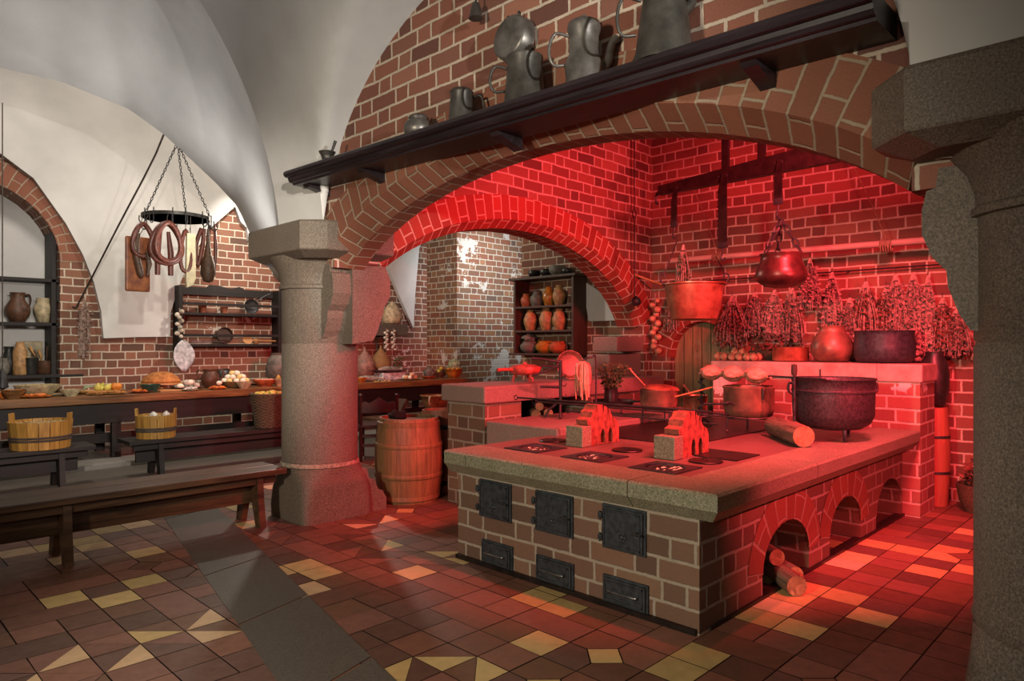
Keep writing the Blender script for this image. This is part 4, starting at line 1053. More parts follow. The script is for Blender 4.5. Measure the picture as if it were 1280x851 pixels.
jug(730, [(.082, 0), (.085, .015), (.075, .04), (.082, .1), (.062, .15), (.062, .22), (.07, .245), (.07, .26)], 'pewter', 'tall pewter coffee jug with a spout, right of the wide tankard', (.1, .22), .075, 'pewter_jug', 'jug', lid=[(.07, .26), (.066, .275), (.05, .285), (.012, .29), (.01, .31), (.0005, .312)], spout=[(.06, 0, .09), (.1, 0, .12), (.115, 0, .19), (.14, 0, .22)], sc=1.2)
jug(830, [(.13, 0), (.13, .015), (.115, .05), (.1, .17), (.085, .27), (.09, .3), (.09, .31)], 'pewter_dark', 'largest pewter jug on the shelf, cut by the top of the picture', (.12, .26), .07, 'pewter_jug', 'jug', spout=[(.08, 0, .22), (.11, 0, .25), (.125, 0, .28), (.15, 0, .3)], sc=1.12)
# hung plate and little bell
p = onX(640, 45, 2.82)
e = thing('pewter_pan', 'round pewter pan hung on the brick wall above the tankards', 'pan', (2.87, p.y, p.z-.01))
MB().lathe(hollow([(.0005, 0), (.1, 0), (.112, .01), (.118, .07), (.12, .075)], .004), T(-.085, 0, 0, 0, PI/2+.1, .0, 1.12), 36).build('bowl', 'pewter', e)
for y in (-.035, .05): MB().tube([(-.03, y, .1), (-.035, y, .14), (-.01, y+.01, .15), (-.01, y+.01, .12)], .005, 6).build('ring', 'iron', e)
p = onX(598, 12, 2.82)
e = thing('small_bell', 'small dark metal bell hung on the brick wall above the shelf', 'bell', (2.8, p.y, p.z-.06))
MB().lathe(hollow([(.045, 0), (.04, .01), (.03, .06), (.02, .09), (.006, .1)], .004), n=22).build('bell', 'pewter_dark', e)
MB().tube([(0, 0, .1), (0, 0, .17), (.1, 0, .19)], .007, 6).build('stem', 'iron', e)

# ================================================================== BENCHES, TABLE, BARRELS
def bench(x0, x1, y0, y1, h, legs, label, mat='wood_bench', th=.045, grp='plank benches'):
    e = thing('bench', label, 'bench', (x0, y0, 0), 0, None); Ln = x1-x0; W = y1-y0
    MB().box(0, Ln, 0, W*.49, h-th, h, bev=.006).build('plank', mat, e)
    MB().box(0, Ln, W*.51, W, h-th, h, bev=.006).build('plank', mat, e)
    MB().box(.12, Ln-.12, W*.5-.02, W*.5+.02, h*.38, h*.38+.15, bev=.004).build('stretcher', mat, e)
    MB().box(.06, Ln-.06, .07, .1, h-th-.07, h-th, bev=.004).build('apron', mat, e)
    for lx in legs:
        for s_, yy in ((-1, .05), (1, W-.05)):
            cy = W*.5; m = MB(); a = .085; b = .05
            vs = []
            for z, yc, hw in ((h-th, cy+s_*W*.2, .075), (h*.45, cy+s_*W*.28, .06), (0, cy+s_*W*.40, .045)):
                vs += [(lx-.025, yc-hw, z), (lx+.025, yc-hw, z), (lx+.025, yc+hw, z), (lx-.025, yc+hw, z)]
            m.add(vs, [(0, 1, 2, 3), (8, 9, 10, 11)]+[(j*4+i, j*4+(i+1) % 4, j*4+4+(i+1) % 4, j*4+4+i) for j in range(2) for i in range(4)])
            m.build('leg', mat, e)
    return e
bench(-.6, 2.72, 5.22, 5.66, .45, (.35, 1.8, 3.12), 'longest plank bench, nearest the camera, running up to the granite pillar')
bench(.2, 2.07, 7.98, 8.4, .42, (.35, 1.58), 'shorter black bench at the left under the wide tub', 'wood_black')
bench(2.38, 5.02, 7.98, 8.4, .42, (.33, 2.35), 'black bench before the long table carrying the narrower tub and the wicker basket', 'wood_black')
bench(5.5, 7.75, 7.98, 8.4, .42, (.3, 1.9), 'bench behind the barrel carrying the two-tone handled bowl', 'wood_bench')
e = thing('long_table', 'very long heavy wooden table along the back wall, laid with food', 'table', (-.2, 9.25, 0))
MB().box(0, 8.5, 0, .3, .74, .84, bev=.012).build('plank', 'wood_table', e)
MB().box(0, 8.5, .305, .6, .74, .84, bev=.012).build('plank', 'wood_table', e)
MB().box(0, 8.5, .605, .95, .74, .84, bev=.012).build('plank', 'wood_table', e)
MB().box(.3, 8.2, .08, .12, .5, .74).build('apron', 'wood_black', e)
MB().box(.2, 8.2, .42, .5, .22, .34, bev=.006).build('stretcher', 'wood_black', e)
for lx in (.9, 2.8, 4.6, 6.2, 7.9):
    for ly in (.12, .78): MB().box(lx, lx+.1, ly, ly+.09, .071, .74, bev=.006).build('leg', 'wood_black', e)
for lx in (4.75,): MB().tube([(lx, .17, .5), (lx+.45, .17, .72)], .03, 4).build('brace', 'wood_black', e)

def tub(px, y, r, h, label, fill, items=None):
    x = onY(px, 500, y).x
    e = thing('wooden_tub', label, 'tub', (x, y, .421), -.79)
    m = MB(); n = 18
    for k in range(n):
        a0, a1 = 2*PI*k/n+.012, 2*PI*(k+1)/n-.012; hh = h*(1.28 if k in (0, n//2) else 1)
        vs = []
        for z, rr in ((0, r*.92), (hh, r*(1.0+.0))):
            for rad in (rr, rr-.016):
                for a in (a0, a1): vs.append((rad*math.cos(a), rad*math.sin(a), z))
        m.add(vs, [(0, 1, 3, 2), (4, 6, 7, 5), (0, 4, 5, 1), (2, 3, 7, 6), (0, 2, 6, 4), (1, 5, 7, 3)])
    m.build('staves', 'wood_tub', e)
    for z in (.32, .42): 
        m = MB(); rz_ = r*(.92+.08*z); m.lathe([(rz_+.002, h*z-.008), (rz_+.006, h*z), (rz_+.002, h*z+.014)], n=36); m.build('hoop', 'twine', e)
    m = MB(); m.lathe([(.0005, h*.9), (r*.5, h*.9), (r-.018, h*.84)], n=28)
    rr_ = random.Random(px)
    for k in range(150):
        a = rr_.random()*6.3; q = (r-.03)*math.sqrt(rr_.random()); m.ball((q*math.cos(a), q*math.sin(a), h*.9), .012, 1, .8, .7, 5, 4)
    f = m.build('contents', fill, e); f['kind'] = 'stuff'
    MB().lathe([(.0005, .01), (r*.9, .01)], n=24).build('bottom', 'wood_tub', e)
    return e, x
tub(51, 8.18, .275, .27, 'wide wooden tub full of beans on the left bench', 'grain')
t2, tx = tub(195, 8.18, .21, .25, 'narrower wooden tub full of cooked grain on the middle bench', 'grain')
for k, (a, dx) in enumerate(((.4, -.05), (1.1, .08))):
    o = MB().lathe([(.0005, 0), (.028, .004), (.035, .03), (.03, .05), (.0005, .055)], T(0, 0, 0, .9, 0, a), 14).build('white_shell', 'linen', None, (tx+dx, 8.16, .421+.235)); tag(o, ('left' if k == 0 else 'right')+' one of the two pale shells stuck in the narrower tub', 'shell')
# tall wicker basket with apples on the middle bench
bx = onY(336, 500, 8.2).x
e = thing('wicker_basket', 'tall wicker basket of green apples on the middle bench beside the pillar', 'basket', (bx, 8.19, .421))
m = MB(); rows = 22
for k in range(rows):
    z = .01+.39*k/rows; r = .155+.06*k/rows
    m.tube([((r+.007*math.sin(12*t+PI*k))*math.cos(t), (r+.007*math.sin(12*t+PI*k))*math.sin(t), z) for t in [2*PI*j/48 for j in range(48)]], .011, 5, closed=True)
m.build('weave', 'wicker', e)
m = MB()
for k in range(24): a = 2*PI*k/24; m.tube([(.15*math.cos(a), .15*math.sin(a), 0), (.215*math.cos(a), .215*math.sin(a), .42)], .006, 5)
m.build('stakes', 'wicker', e)
MB().tube(ring_pts(.222, .41, 40), .016, 6, closed=True).build('rim', 'wicker', e)
MB().lathe([(.0005, .01), (.15, .01), (.2, .36), (.0005, .37)], n=24).build('lining', 'paper', e)
apple = MB().lathe([(.0005, .004), (.018, 0), (.035, .018), (.038, .038), (.028, .056), (.01, .058), (.0005, .05)], n=14)
ap = thing('apple', 'green-yellow apple in the wicker basket beside the pillar', 'apple', (bx, 8.1, .80), 0, 'apples in the wicker basket')
apple.build('flesh', 'apple_yellow', ap); MB().tube([(0, 0, .05), (.004, 0, .066)], .002, 4).build('stem', 'twine', ap)
for k in range(11):
    a = k*.57; r = .14 if k < 9 else .04; q = dup(ap, (bx+r*math.cos(a), 8.19+r*math.sin(a), .80+(.02 if k >= 9 else 0)), a, ap['label'])
# handled bowl on the right bench
e = thing('handled_bowl', 'big tan earthenware bowl with a pale looped handle on the bench behind the barrel', 'bowl', (onY(543, 500, 8.2).x, 8.19, .421), .6)
MB().lathe(hollow([(.1, 0), (.12, .01), (.16, .08), (.195, .17), (.21, .24), (.225, .25), (.22, .262)], .01), n=40).build('body', 'glaze_pot', e)
MB().tube([(-.2, 0, .23), (-.25, 0, .25), (-.285, 0, .19), (-.25, 0, .11), (-.17, 0, .08)], .013, 8).build('handle', 'clay_cream', e)
# slanting boards leaning behind the bench
e = thing('sawn_board', 'grey boards leaning at a slant under the table behind the handled bowl', 'board', (6.15, 8.75, 0))
MB().box(0, .06, 0, .22, 0, .72, T(0, 0, 0, 0, .6, 0)).build('plank', 'wood_rack', e)
# chair
cp = onZ(451, 577, 0)
e = thing('carved_chair', 'dark wooden chair with a carved wavy back rail behind the barrel', 'chair', (cp.x+.0, cp.y, 0), -.62)
for x in (0, .44): MB().tube([(x, 0, 0), (x, .0, .42), (x, -.02, .80)], [.024, .026, .022], 6).ball((x, -.02, .815), .03, 1, 1, .8, 10, 7).build('back_post', 'wood_chair', e)
for x in (0.01, .43): MB().tube([(x, .42, 0), (x, .42, .43)], .022, 6).build('leg', 'wood_chair', e)
MB().box(-.03, .47, -.02, .45, .42, .455, bev=.008).build('seat', 'wood_chair', e)
cr = [(0, .6), (.44, .6), (.44, .72), (.39, .745), (.34, .72), (.29, .745), (.22, .79), (.15, .745), (.1, .72), (.05, .745), (0, .72)]
MB().prism(cr, cXZ, -.03, -.008).build('back_rail', 'wood_chair', e)
for z in (.18, .3): MB().box(.0, .44, -.012, .012, z, z+.035).build('rung', 'wood_chair', e)
for x in (0, .44): MB().box(x-.012, x+.012, 0, .42, .2, .23).build('side_rung', 'wood_chair', e)
# barrels
def barrel(x, y, r, rm, h, label, mat, name='barrel', hoops=(.06, .32, .68, .93), hm='wood_barrel', seed=0):
    e = thing(name, label, 'barrel', (x, y, 0))
    n = 22; m = MB()
    def R(z): t = z/h; return r+(rm-r)*(1-(2*t-1)**2)
    zs = [h*i/10 for i in range(11)]
    for k in range(n):
        a0, a1 = 2*PI*k/n+.003, 2*PI*(k+1)/n-.003; am = (a0+a1)/2; vs = []
        for z in zs:
            vs += [(R(z)*math.cos(a0), R(z)*math.sin(a0), z), ((R(z)+.001)*math.cos(am), (R(z)+.001)*math.sin(am), z), (R(z)*math.cos(a1), R(z)*math.sin(a1), z), ((R(z)-.02)*math.cos(a1), (R(z)-.02)*math.sin(a1), z), ((R(z)-.02)*math.cos(a0), (R(z)-.02)*math.sin(a0), z)]
        fs = [(j*5+i, j*5+(i+1) % 5, j*5+5+(i+1) % 5, j*5+5+i) for j in range(10) for i in range(5)]+[(0, 1, 2, 3, 4), (54, 53, 52, 51, 50)]
        m.add(vs, fs)
    m.build('staves', mat, e)
    for t in hoops:
        z = h*t; MB().lathe([(R(z-.02)+.002, z-.022), (R(z)+.007, z-.016), (R(z)+.007, z+.016), (R(z+.02)+.002, z+.022)], n=44).build('hoop', hm, e)
    MB().lathe([(.0005, h-.03), (r-.01, h-.03), (r-.01, h-.045)], n=32).build('head', mat, e)
    return e
bp = onD(511, 560, 6.5)
barrel(bp.x, bp.y, .275, .315, .77, 'large bulging oak barrel between the granite pillar and the hearth', 'wood_barrel')
o = MB().ball((0, 0, .045), .09, 1.1, .75, .5, 14, 9, None, .5, 3).build('stone_lump', 'near_black', None, (bp.x-.1, bp.y+.04, .741)); tag(o, 'dark rough lump lying on top of the oak barrel', 'lump')
barrel(4.42, 5.36, .17, .185, .8, 'narrow reddish churn with black hoops between barrel and hearth', 'wood_churn', 'churn', (.12, .45, .8), 'iron')

# ================================================================== TABLE FOOD
ZT = .8405
def tp(px, y): return (onY(px, 470, y).x, y, ZT)
def bowl(px, y, r, h, mat, label, name='bowl', cat='bowl', group=None, fill=None, fillm=None, foot=.55):
    x, yy, z = tp(px, y)
    pr = [(r*foot, 0), (r*foot, h*.1), (r*.85, h*.55), (r, h*.95), (r, h)]
    if not fill: return vessel(name, pr, mat, (x, yy, z), label, cat, group, t=.006)
    e = thing(name, label, cat, (x, yy, z), 0, group); MB().lathe(hollow(pr, .006), n=28).build('body', mat, e)
    m = MB(); rnd = random.Random(px)
    m.lathe([(.0005, h*.85), (r*.6, h*.82), (r*.85, h*.7)], n=20)
    for k in range(40): a = rnd.random()*6.3; q = r*.75*math.sqrt(rnd.random()); m.ball((q*math.cos(a), q*math.sin(a), h*.85+rnd.random()*.01), r*.1, 1, 1, .8, 6, 4)
    f = m.build('contents', fill, e); f['kind'] = 'stuff'; return e
def plate(px, y, r, mat, label, name='plate', fill=None, h=.018):
    x, yy, z = tp(px, y); pr = [(r*.6, 0), (r*.65, h*.3), (r, h), (r*1.01, h+.003)]
    if not fill: return vessel(name, pr, mat, (x, yy, z), label, 'plate', t=.004, n=32)
    e = thing(name, label, 'plate', (x, yy, z)); MB().lathe(hollow(pr, .004), n=32).build('dish', mat, e)
    m = MB(); rnd = random.Random(px)
    for k in range(34): a = rnd.random()*6.3; q = r*.7*math.sqrt(rnd.random()); m.ball((q*math.cos(a), q*math.sin(a), h+.008+rnd.random()*.012), .02, 1.2, .8, .6, 7, 5, None, .3, k)
    f = m.build('food', fill, e); f['kind'] = 'stuff'; return e
bowl(6, 9.6, .1, .07, 'clay_orange', 'orange clay bowl at the far left edge of the table', fill='meat')
bowl(17, 9.42, .12, .1, 'wood_table', 'dark wooden bowl at the left end of the table front', fill='bread')
bowl(29, 9.75, .09, .12, 'clay_dark', 'black bowl between the dark wooden bowl and the large cream bowl')
bowl(47, 9.72, .24, .13, 'clay_cream', 'large wide cream bowl heaped with grain at the left of the table', fill='grain')
plate(46, 9.4, .15, 'clay_orange', 'orange dish with red pieces in front of the large cream bowl', fill='clay_orange')
plate(74, 9.6, .14, 'clay_cream', 'flat cream plate right of the large cream bowl')
bowl(88, 9.38, .11, .08, 'clay_cream', 'small cream bowl at the table edge before the fruit board', fill='grain')
# fruit board
x, y, z = tp(122, 9.7)
e = thing('fruit_tray', 'long shallow wooden tray of fruit and cabbage leaves', 'tray', (x, y, z)); MB().lathe(hollow([(.2, 0), (.3, .03), (.31, .04)], .01), n=36, sy=.55).build('tray', 'wood_light', e)
fr = [('apple_yellow', 'yellow apple on the fruit tray', 112), ('apple_green', 'green apple', 120), ('apple_green', 'green apple', 128), ('apple_yellow', 'yellow apple', 134), ('apple_green', 'green apple', 117)]
lm = MB()
for k in range(9): a = k*.7; lm.add([(-.16, -.02, .04), (-.05+.02*k/9, .08*math.sin(a), .09+.02*math.cos(a)), (.05, .03*math.sin(a), .07), (-.03, -.08+.012*k, .05)], [(0, 1, 2, 3)])
lm2 = MB()
for k in range(7): lm2.tube([(-.13+.01*k, -.06+.02*k, .045), (-.06, -.04+.02*k, .085), (.03, -.03+.015*k, .09)], [.008, .016, .006], 6, flat=.4)
o = lm2.build('celery_bunch', 'cabbage', None, (x-.06, y, z)); tag(o, 'pale celery stalks on the left of the fruit tray', 'celery')
for k, (dx, dy, mt, lab) in enumerate([(-.02, -.06, 'apple_yellow', 'yellow pear at the front left of the fruit tray'), (.04, .05, 'apple_green', 'green pear at the back of the fruit tray'), (.07, -.05, 'apple_yellow', 'yellow pear in the middle front of the fruit tray'), (.13, .04, 'apple_green', 'green pear beside the orange squash on the tray'), (.0, .04, 'apple_yellow', 'yellow pear behind the celery on the tray')]):
    o = MB().lathe([(.0005, 0), (.028, .008), (.042, .035), (.034, .065), (.018, .085), (.01, .1), (.0005, .102)], T(0, 0, 0, .5, .3*k, 0), 14).build('pear', mt, None, (x+dx, y+dy, z+.04)); tag(o, lab, 'pear')
e = thing('orange_squash', 'bright orange squash at the right end of the fruit tray', 'squash', (x+.2, y-.02, z+.035)); MB().lathe([(.0005, .01), (.04, .0), (.068, .03), (.068, .06), (.04, .085), (.0005, .075)], n=30, flute=lambda a, z: 1+.05*math.cos(8*a)).build('flesh', 'orange_fruit', e); MB().tube([(0, 0, .07), (.005, 0, .1)], .006, 5).build('stem', 'leaf', e)
plate(122, 9.36, .12, 'wood_light', 'small wooden plate at the edge before the fruit tray', fill='bread')
plate(144, 9.36, .13, 'wood_light', 'long wooden dish with pieces of bread before the squash', fill='bread')
plate(176, 9.42, .15, 'clay_red', 'red dish of chopped food left of the green bowl', fill='clay_orange')
bowl(188, 9.42, .12, .1, 'glaze_green', 'dark green glazed bowl under the loaf stand')
# loaf on stand
x, y, z = tp(202, 9.85)
e = thing('cake_stand', 'round wooden stand raised on a foot, carrying the big loaf', 'stand', (x, y, z)); MB().lathe([(.12, 0), (.12, .012), (.035, .02), (.03, .07), (.28, .075), (.28, .095), (.0005, .096)], n=40).build('board', 'wood_light', e)
o = MB().lathe([(.23, 0), (.24, .02), (.2, .08), (.13, .125), (.05, .145), (.0005, .148)], n=40, flute=lambda a, z: 1+.03*math.sin(5*a)).build('loaf', 'bread', None, (x, y, z+.0965)); tag(o, 'big domed brown loaf on the round stand', 'bread')
o = MB().box(-.16, .16, -.09, .09, 0, .018, bev=.005).build('cutting_board', 'wood_light', None, tp(212, 9.5), .1); tag(o, 'plain cutting board on the table before the loaf', 'board')
# garlic and white rolls
x, y, z = tp(234, 9.6)
e = thing('serving_dish', 'shallow brown dish of white rolls and garlic right of the loaf', 'dish', (x, y, z)); MB().lathe(hollow([(.12, 0), (.2, .03), (.21, .04)], .006), n=32).build('dish', 'clay_brown', e)
for k in range(9):
    a = k*.72; r = .12 if k < 6 else .05
    o = MB().ball((0, 0, .035), .042, 1.1, 1, .85, 12, 8, None, .2, k).build('white_roll', 'egg' if k % 2 else 'garlic', None, (x+r*math.cos(a), y+r*math.sin(a), z+.018+(.045 if k >= 6 else 0))); tag(o, 'small white roll heaped in the brown dish right of the loaf', 'roll', 'rolls in the brown dish')
plate(238, 9.33, .1, 'clay_cream', 'oval cream plate at the table edge before the rolls', fill='linen')
# jug, pots, cheese
def tjug(px, y, prof, mat, label, hs, rz=0., name='clay_jug', cat='jug', sc=1., loc=None):
    x, yy, z = loc or tp(px, y); e = thing(name, label, cat, (x, yy, z), rz)
    MB().lathe(hollow([(r*sc, q*sc) for r, q in prof], .007), n=32).build('body', mat, e)
    R_ = max(r for r, q in prof)*sc; H_ = prof[-1][1]*sc
    for s_ in hs: MB().tube([(s_*R_*.75, 0, H_*.93), (s_*R_*1.25, 0, H_*.95), (s_*R_*1.4, 0, H_*.75), (s_*R_*1.15, 0, H_*.5), (s_*R_*.9, 0, H_*.45)], .011*sc, 8).build('handle', mat, e)
    return e
J1 = [(.07, 0), (.075, .01), (.115, .08), (.125, .14), (.1, .2), (.085, .23), (.1, .255), (.1, .26)]
tjug(263, 9.75, J1, 'clay_brown', 'brown handled jug standing on the table below the plate rack', (-1, 1), -.6)
tjug(279, 10.0, [(.06, 0), (.1, .06), (.11, .13), (.09, .2), (.07, .22), (.075, .23)], 'clay_dark', 'dark round jar just right of the brown jug', (-1,), .3, sc=1.1)
plate(272, 9.38, .12, 'clay_orange', 'orange dish with an egg before the brown jug', fill='clay_orange')
o = MB().ball((0, 0, .03), .032, 1.25, 1, .95).build('egg', 'egg', None, (tp(274, 9.38)[0], 9.38, ZT+.055)); tag(o, 'single egg on the orange dish before the brown jug', 'egg')
x, y, z = tp(294, 9.62)
e = thing('egg_bowl', 'wide pale bowl heaped with white and yellow eggs', 'bowl', (x, y, z)); MB().lathe(hollow([(.1, 0), (.12, .01), (.2, .08), (.215, .09)], .008), n=32).build('bowl', 'wicker_light', e)
k = 0
for lay, (n_, r_) in enumerate(((10, .15), (7, .1), (3, .04))):
    for i in range(n_):
        a = 2*PI*i/n_+lay*.4; yel_ = (i+lay) % 3 == 0
        o = MB().ball((0, 0, .036), .04, 1.15, 1, .95, 12, 8).build('egg', 'butter' if yel_ else 'egg', None, (x+r_*math.cos(a), y+r_*math.sin(a), z+.06+.052*lay), a)
        tag(o, 'yellowish egg in the heaped bowl' if yel_ else 'white egg in the heaped bowl', 'egg', 'yellow eggs in the bowl' if yel_ else 'white eggs in the bowl')
bowl(305, 9.36, .11, .09, 'clay_cream', 'small cream bowl at the edge before the heap of eggs')
bowl(331, 9.6, .17, .1, 'clay_red', 'red clay bowl of beans before the grey pot', fill='meat')
plate(322, 10.02, .16, 'clay_brown', 'brown plate standing behind the bowl of beans')
tjug(348, 10.02, [(.1, 0), (.16, .1), (.18, .22), (.15, .36), (.1, .42), (.11, .45)], 'clay_grey', 'tall grey stoneware pot at the table back beside the pillar', (), 0, sc=1.05)
bowl(348, 9.5, .07, .1, 'clay_cream', 'small white cup beside the pillar on the table')
o = MB().lathe([(.0005, 0), (.045, .0), (.05, .06), (.03, .12), (.01, .15), (.0005, .15)], n=14).build('pear', 'squash', None, (tp(348, 9.72)[0], 9.72, ZT)); tag(o, 'upright yellow pear beside the pillar on the table', 'pear')
# right of the pillar: gourd-shaped baskets, fish pan, eggs, bowls
for px, y, sc, mt, lab in ((456, 9.95, 1.0, 'gourd', 'pinkish pointed onion-shaped pot on the table right of the pillar'), (476, 10.05, 1.05, 'basketry', 'pointed straw basket beside the pinkish pot')):
    x, yy, z = tp(px, y); m = MB().lathe([(.06*sc, 0), (.13*sc, .06*sc), (.185*sc, .18*sc), (.17*sc, .3*sc), (.09*sc, .42*sc), (.025*sc, .5*sc), (.012*sc, .56*sc), (.0005, .565*sc)], n=32, flute=(lambda a, z: 1+.03*math.sin(z*90)) if mt == 'basketry' else None)
    tag(m.build('pointed_pot' if mt == 'gourd' else 'straw_basket', mt, None, (x, yy, z)), lab, 'pot' if mt == 'gourd' else 'basket')
for px in (483, 492):
    q = onY(px, 412, 10.26); braid((q.x, 10.26, q.z+.02), .38, 12, .028, 'garlic', ('left' if px < 490 else 'right')+' garlic string hanging from the stone ledge', 'garlic strings under the ledge', 'garlic_string')
x, y, z = tp(497, 10.1); e = thing('dried_plant_pot', 'small pot of dry grey-green stalks under the garlic strings', 'plant', (x, y, z))
MB().lathe(hollow([(.05, 0), (.07, .1)], .006), n=20).build('pot', 'clay_brown', e); leafy(MB(), 160, (0, 0), .13, .08, .4, .04, 31).build('foliage', 'leaf', e)
q = onY(490, 400, 10.5)
tag(MB().lathe([(.1, 0), (.16, .03), (.185, .12), (.165, .24), (.09, .35), (.03, .4), (.02, .42), (.0005, .422)], n=36).build('pale_jar', 'pale_jar', None, (q.x, 10.5, 1.811)), 'pale beige pointed jar on the stone ledge', 'jar')
x, y, z = tp(487, 9.75)
o = MB().box(-.24, .24, -.14, .14, 0, .13, bev=.02).build('cloth_covered_crate', 'cloth_white', None, (x, y, z)); tag(o, 'low crate wrapped in white cloth under the fish platter', 'crate')
e = thing('fish_platter', 'large oval metal platter on the white cloth crate', 'platter', (x, y, z+.131)); MB().lathe(hollow([(.2, 0), (.3, .03), (.36, .04), (.37, .045)], .006), n=40, sy=.55).build('platter', 'pewter', e)
o = MB().lathe([(.0005, -.24), (.03, -.2), (.055, -.08), (.05, .06), (.025, .17), (.012, .21), (.04, .25), (.0005, .255)], T(0, 0, .05, 0, PI/2, 0), 16, sy=.6).build('fish', 'fish', None, (x, y, z+.131)); tag(o, 'silvery fish lying on the oval platter', 'fish')
x, y, z = tp(455, 9.55); tag(MB().lathe([(.0005, -.2), (.03, -.17), (.05, -.06), (.045, .06), (.02, .15), (.012, .18), (.045, .23), (.0005, .235)], T(0, 0, .05, 0, PI/2, -.3), 16, sy=.6).build('fish', 'fish', None, (x+.12, y+.03, z)), 'whole fish lying on the table right of the pillar', 'fish')
bowl(451, 9.4, .1, .08, 'clay_ochre', 'small yellow-brown bowl next to the pillar before the fish')
x, y, z = tp(513, 9.5)
e = thing('wooden_plate', 'shallow wooden plate of eggs right of the cloth crate', 'plate', (x, y, z)); MB().lathe(hollow([(.14, 0), (.2, .015), (.205, .02)], .005), n=32).build('dish', 'clay_tan', e)
for k in range(8):
    a = k*.8; r = .1 if k < 6 else .03; mt = ('egg_brown', 'egg')[k % 2]
    o = MB().ball((0, 0, .034), .037, 1.2, 1, .95, 12, 8).build('egg', mt, None, (x+r*math.cos(a), y+r*math.sin(a), z+.014+(.045 if k >= 6 else 0)), a); tag(o, ('brown' if k % 2 == 0 else 'white')+' egg on the shallow wooden plate', 'egg', ('brown' if k % 2 == 0 else 'white')+' eggs on the wooden plate')
for k in range(5):
    p_ = onY(469+k*3, 470, 9.36+.04*(k % 2)); o = MB().box(-.02, .02, -.014, .014, 0, .018, bev=.003).build('cheese_cube', 'cheese', None, (p_.x+.02*k, 9.36+.05*(k % 2), ZT), k*.6); tag(o, 'small cube of cheese on the table before the cloth crate', 'cheese', 'cheese cubes before the crate')
x, y, z = tp(536, 9.6); bowl(536, 9.6, .14, .05, 'clay_red', 'flat red bowl holding a grey cabbage half')
o = MB().ball((0, 0, .09), .1, 1, .9, 1, 16, 10, None, .35, 4).build('cabbage', 'clay_grey', None, (x, 9.6, ZT+.02)); tag(o, 'grey-leaved cabbage in the flat red bowl', 'cabbage')
x, y, z = tp(550, 9.85); bowl(550, 9.85, .13, .1, 'clay_brown', 'brown bowl of green fruit behind the cabbage')
for k in range(7):
    a = k*.95; r = .1 if k < 5 else .03; o = apple.build('fig', 'apple_green' if k % 3 else 'gourd', None, (x+r*math.cos(a), 9.85+r*math.sin(a), ZT+.085+(.05 if k >= 5 else 0))); tag(o, ('green' if k % 3 else 'purple')+' fruit in the brown bowl behind the cabbage', 'fruit', ('green' if k % 3 else 'purple')+' fruit in the brown bowl')
x, y, z = tp(567, 9.6)
vessel('ochre_bowl', [(.09, 0), (.1, .015), (.15, .08), (.175, .15), (.185, .155)], 'clay_ochre', (x, y, z), 'deep ochre bowl at the right end of the table', 'bowl', n=36)
o = MB().ball((0, 0, .1), .12, 1, 1, .95, 18, 12, None, .3, 8).build('cabbage', 'cabbage', None, (x+.02, y, z+.12)); tag(o, 'pale green cabbage in the ochre bowl', 'cabbage')
for k in range(4):
    a = PI+k*.8; tag(MB().ball((0, 0, .035), .042, 1.2, .9, 1).build('potato', 'squash', None, (x+.11*math.cos(a), y+.11*math.sin(a), z+.11)), 'yellow root vegetable at the front of the ochre bowl', 'vegetable', 'yellow vegetables in the ochre bowl')
p = onD(592, 470, 8.8)
o = MB().ball((0, 0, .07), .12, 1.5, .9, .7, 18, 12, None, .5, 12).build('clay_animal_vessel', 'clay_tan', None, (5.95, 5.0+.0, 1.084)) if 0 else None

# ================================================================== NICHE SHELVING, PLATE RACK, HANGING RING
e = thing('niche_shelving', 'dark wooden shelving standing in the arched wall niche at the left', 'shelving', (.35, 10.86, 0))
MB().box(1.93, 1.99, -.02, .35, .6, 3.05, bev=.006).build('post', 'wood_black', e); MB().box(0, .06, -.02, .35, .6, 3.05, bev=.006).build('post', 'wood_black', e)
zsh = [onY(40, 468, 10.95).z, onY(40, 403, 10.95).z, onY(40, 348, 10.95).z]
for k, z in enumerate(zsh): MB().box(-.02, (2.3, 2.02, 2.02)[k], -.06 if k == 0 else -.02, .36, z-.045, z, bev=.005).build('shelf_board', 'wood_black', e)
MB().box(1.99, 2.02, -.03, .0, zsh[2]-.3, zsh[2]-.1).build('cleat', 'wood_black', e)
def np_(px, k, y=11.0): return (onY(px, 400, y).x, y, zsh[k]+.001)
tjug(0, 0, [(.07, 0), (.08, .01), (.13, .1), (.135, .18), (.08, .28), (.07, .33), (.085, .37)], 'clay_brown', 'dark brown handled jug on the middle niche shelf', (1,), .6, loc=np_(22, 1), sc=1.05)
vessel('cream_vase', [(.06, 0), (.07, .01), (.105, .15), (.11, .2), (.075, .27), (.08, .3), (.08, .33)], 'clay_cream', np_(54, 1), 'cream ribbed vase on the middle niche shelf', 'vase')
vessel('glass_jar', [(.07, 0), (.1, .05), (.11, .12), (.08, .19), (.085, .22)], 'clay_grey', np_(1, 0), 'grey round jar at the left of the lowest niche shelf', 'jar')
tjug(0, 0, [(.07, 0), (.1, .08), (.11, .18), (.06, .28), (.045, .33), (.06, .37)], 'clay_dark', 'dark green narrow-necked jug on the lowest niche shelf', (1,), .4, loc=np_(11, 0, 11.1), sc=1.0)
vessel('clay_bottle', [(.075, 0), (.08, .01), (.08, .3), (.05, .38), (.045, .41), (.05, .43)], 'clay_tan', np_(25, 0, 10.95), 'tall tan straight bottle on the lowest niche shelf', 'bottle')
o = MB().box(-.13, .13, -.02, .02, 0, .44, bev=.01).build('wooden_tablet', 'clay_cream', None, (np_(42, 0)[0], 11.16, zsh[0]+.001)); tag(o, 'pale flat board leaning at the back of the lowest niche shelf', 'board')
e = thing('utensil_pot', 'brown pot full of wooden spoons and whisks on the lowest niche shelf', 'pot', np_(56, 0, 10.98))
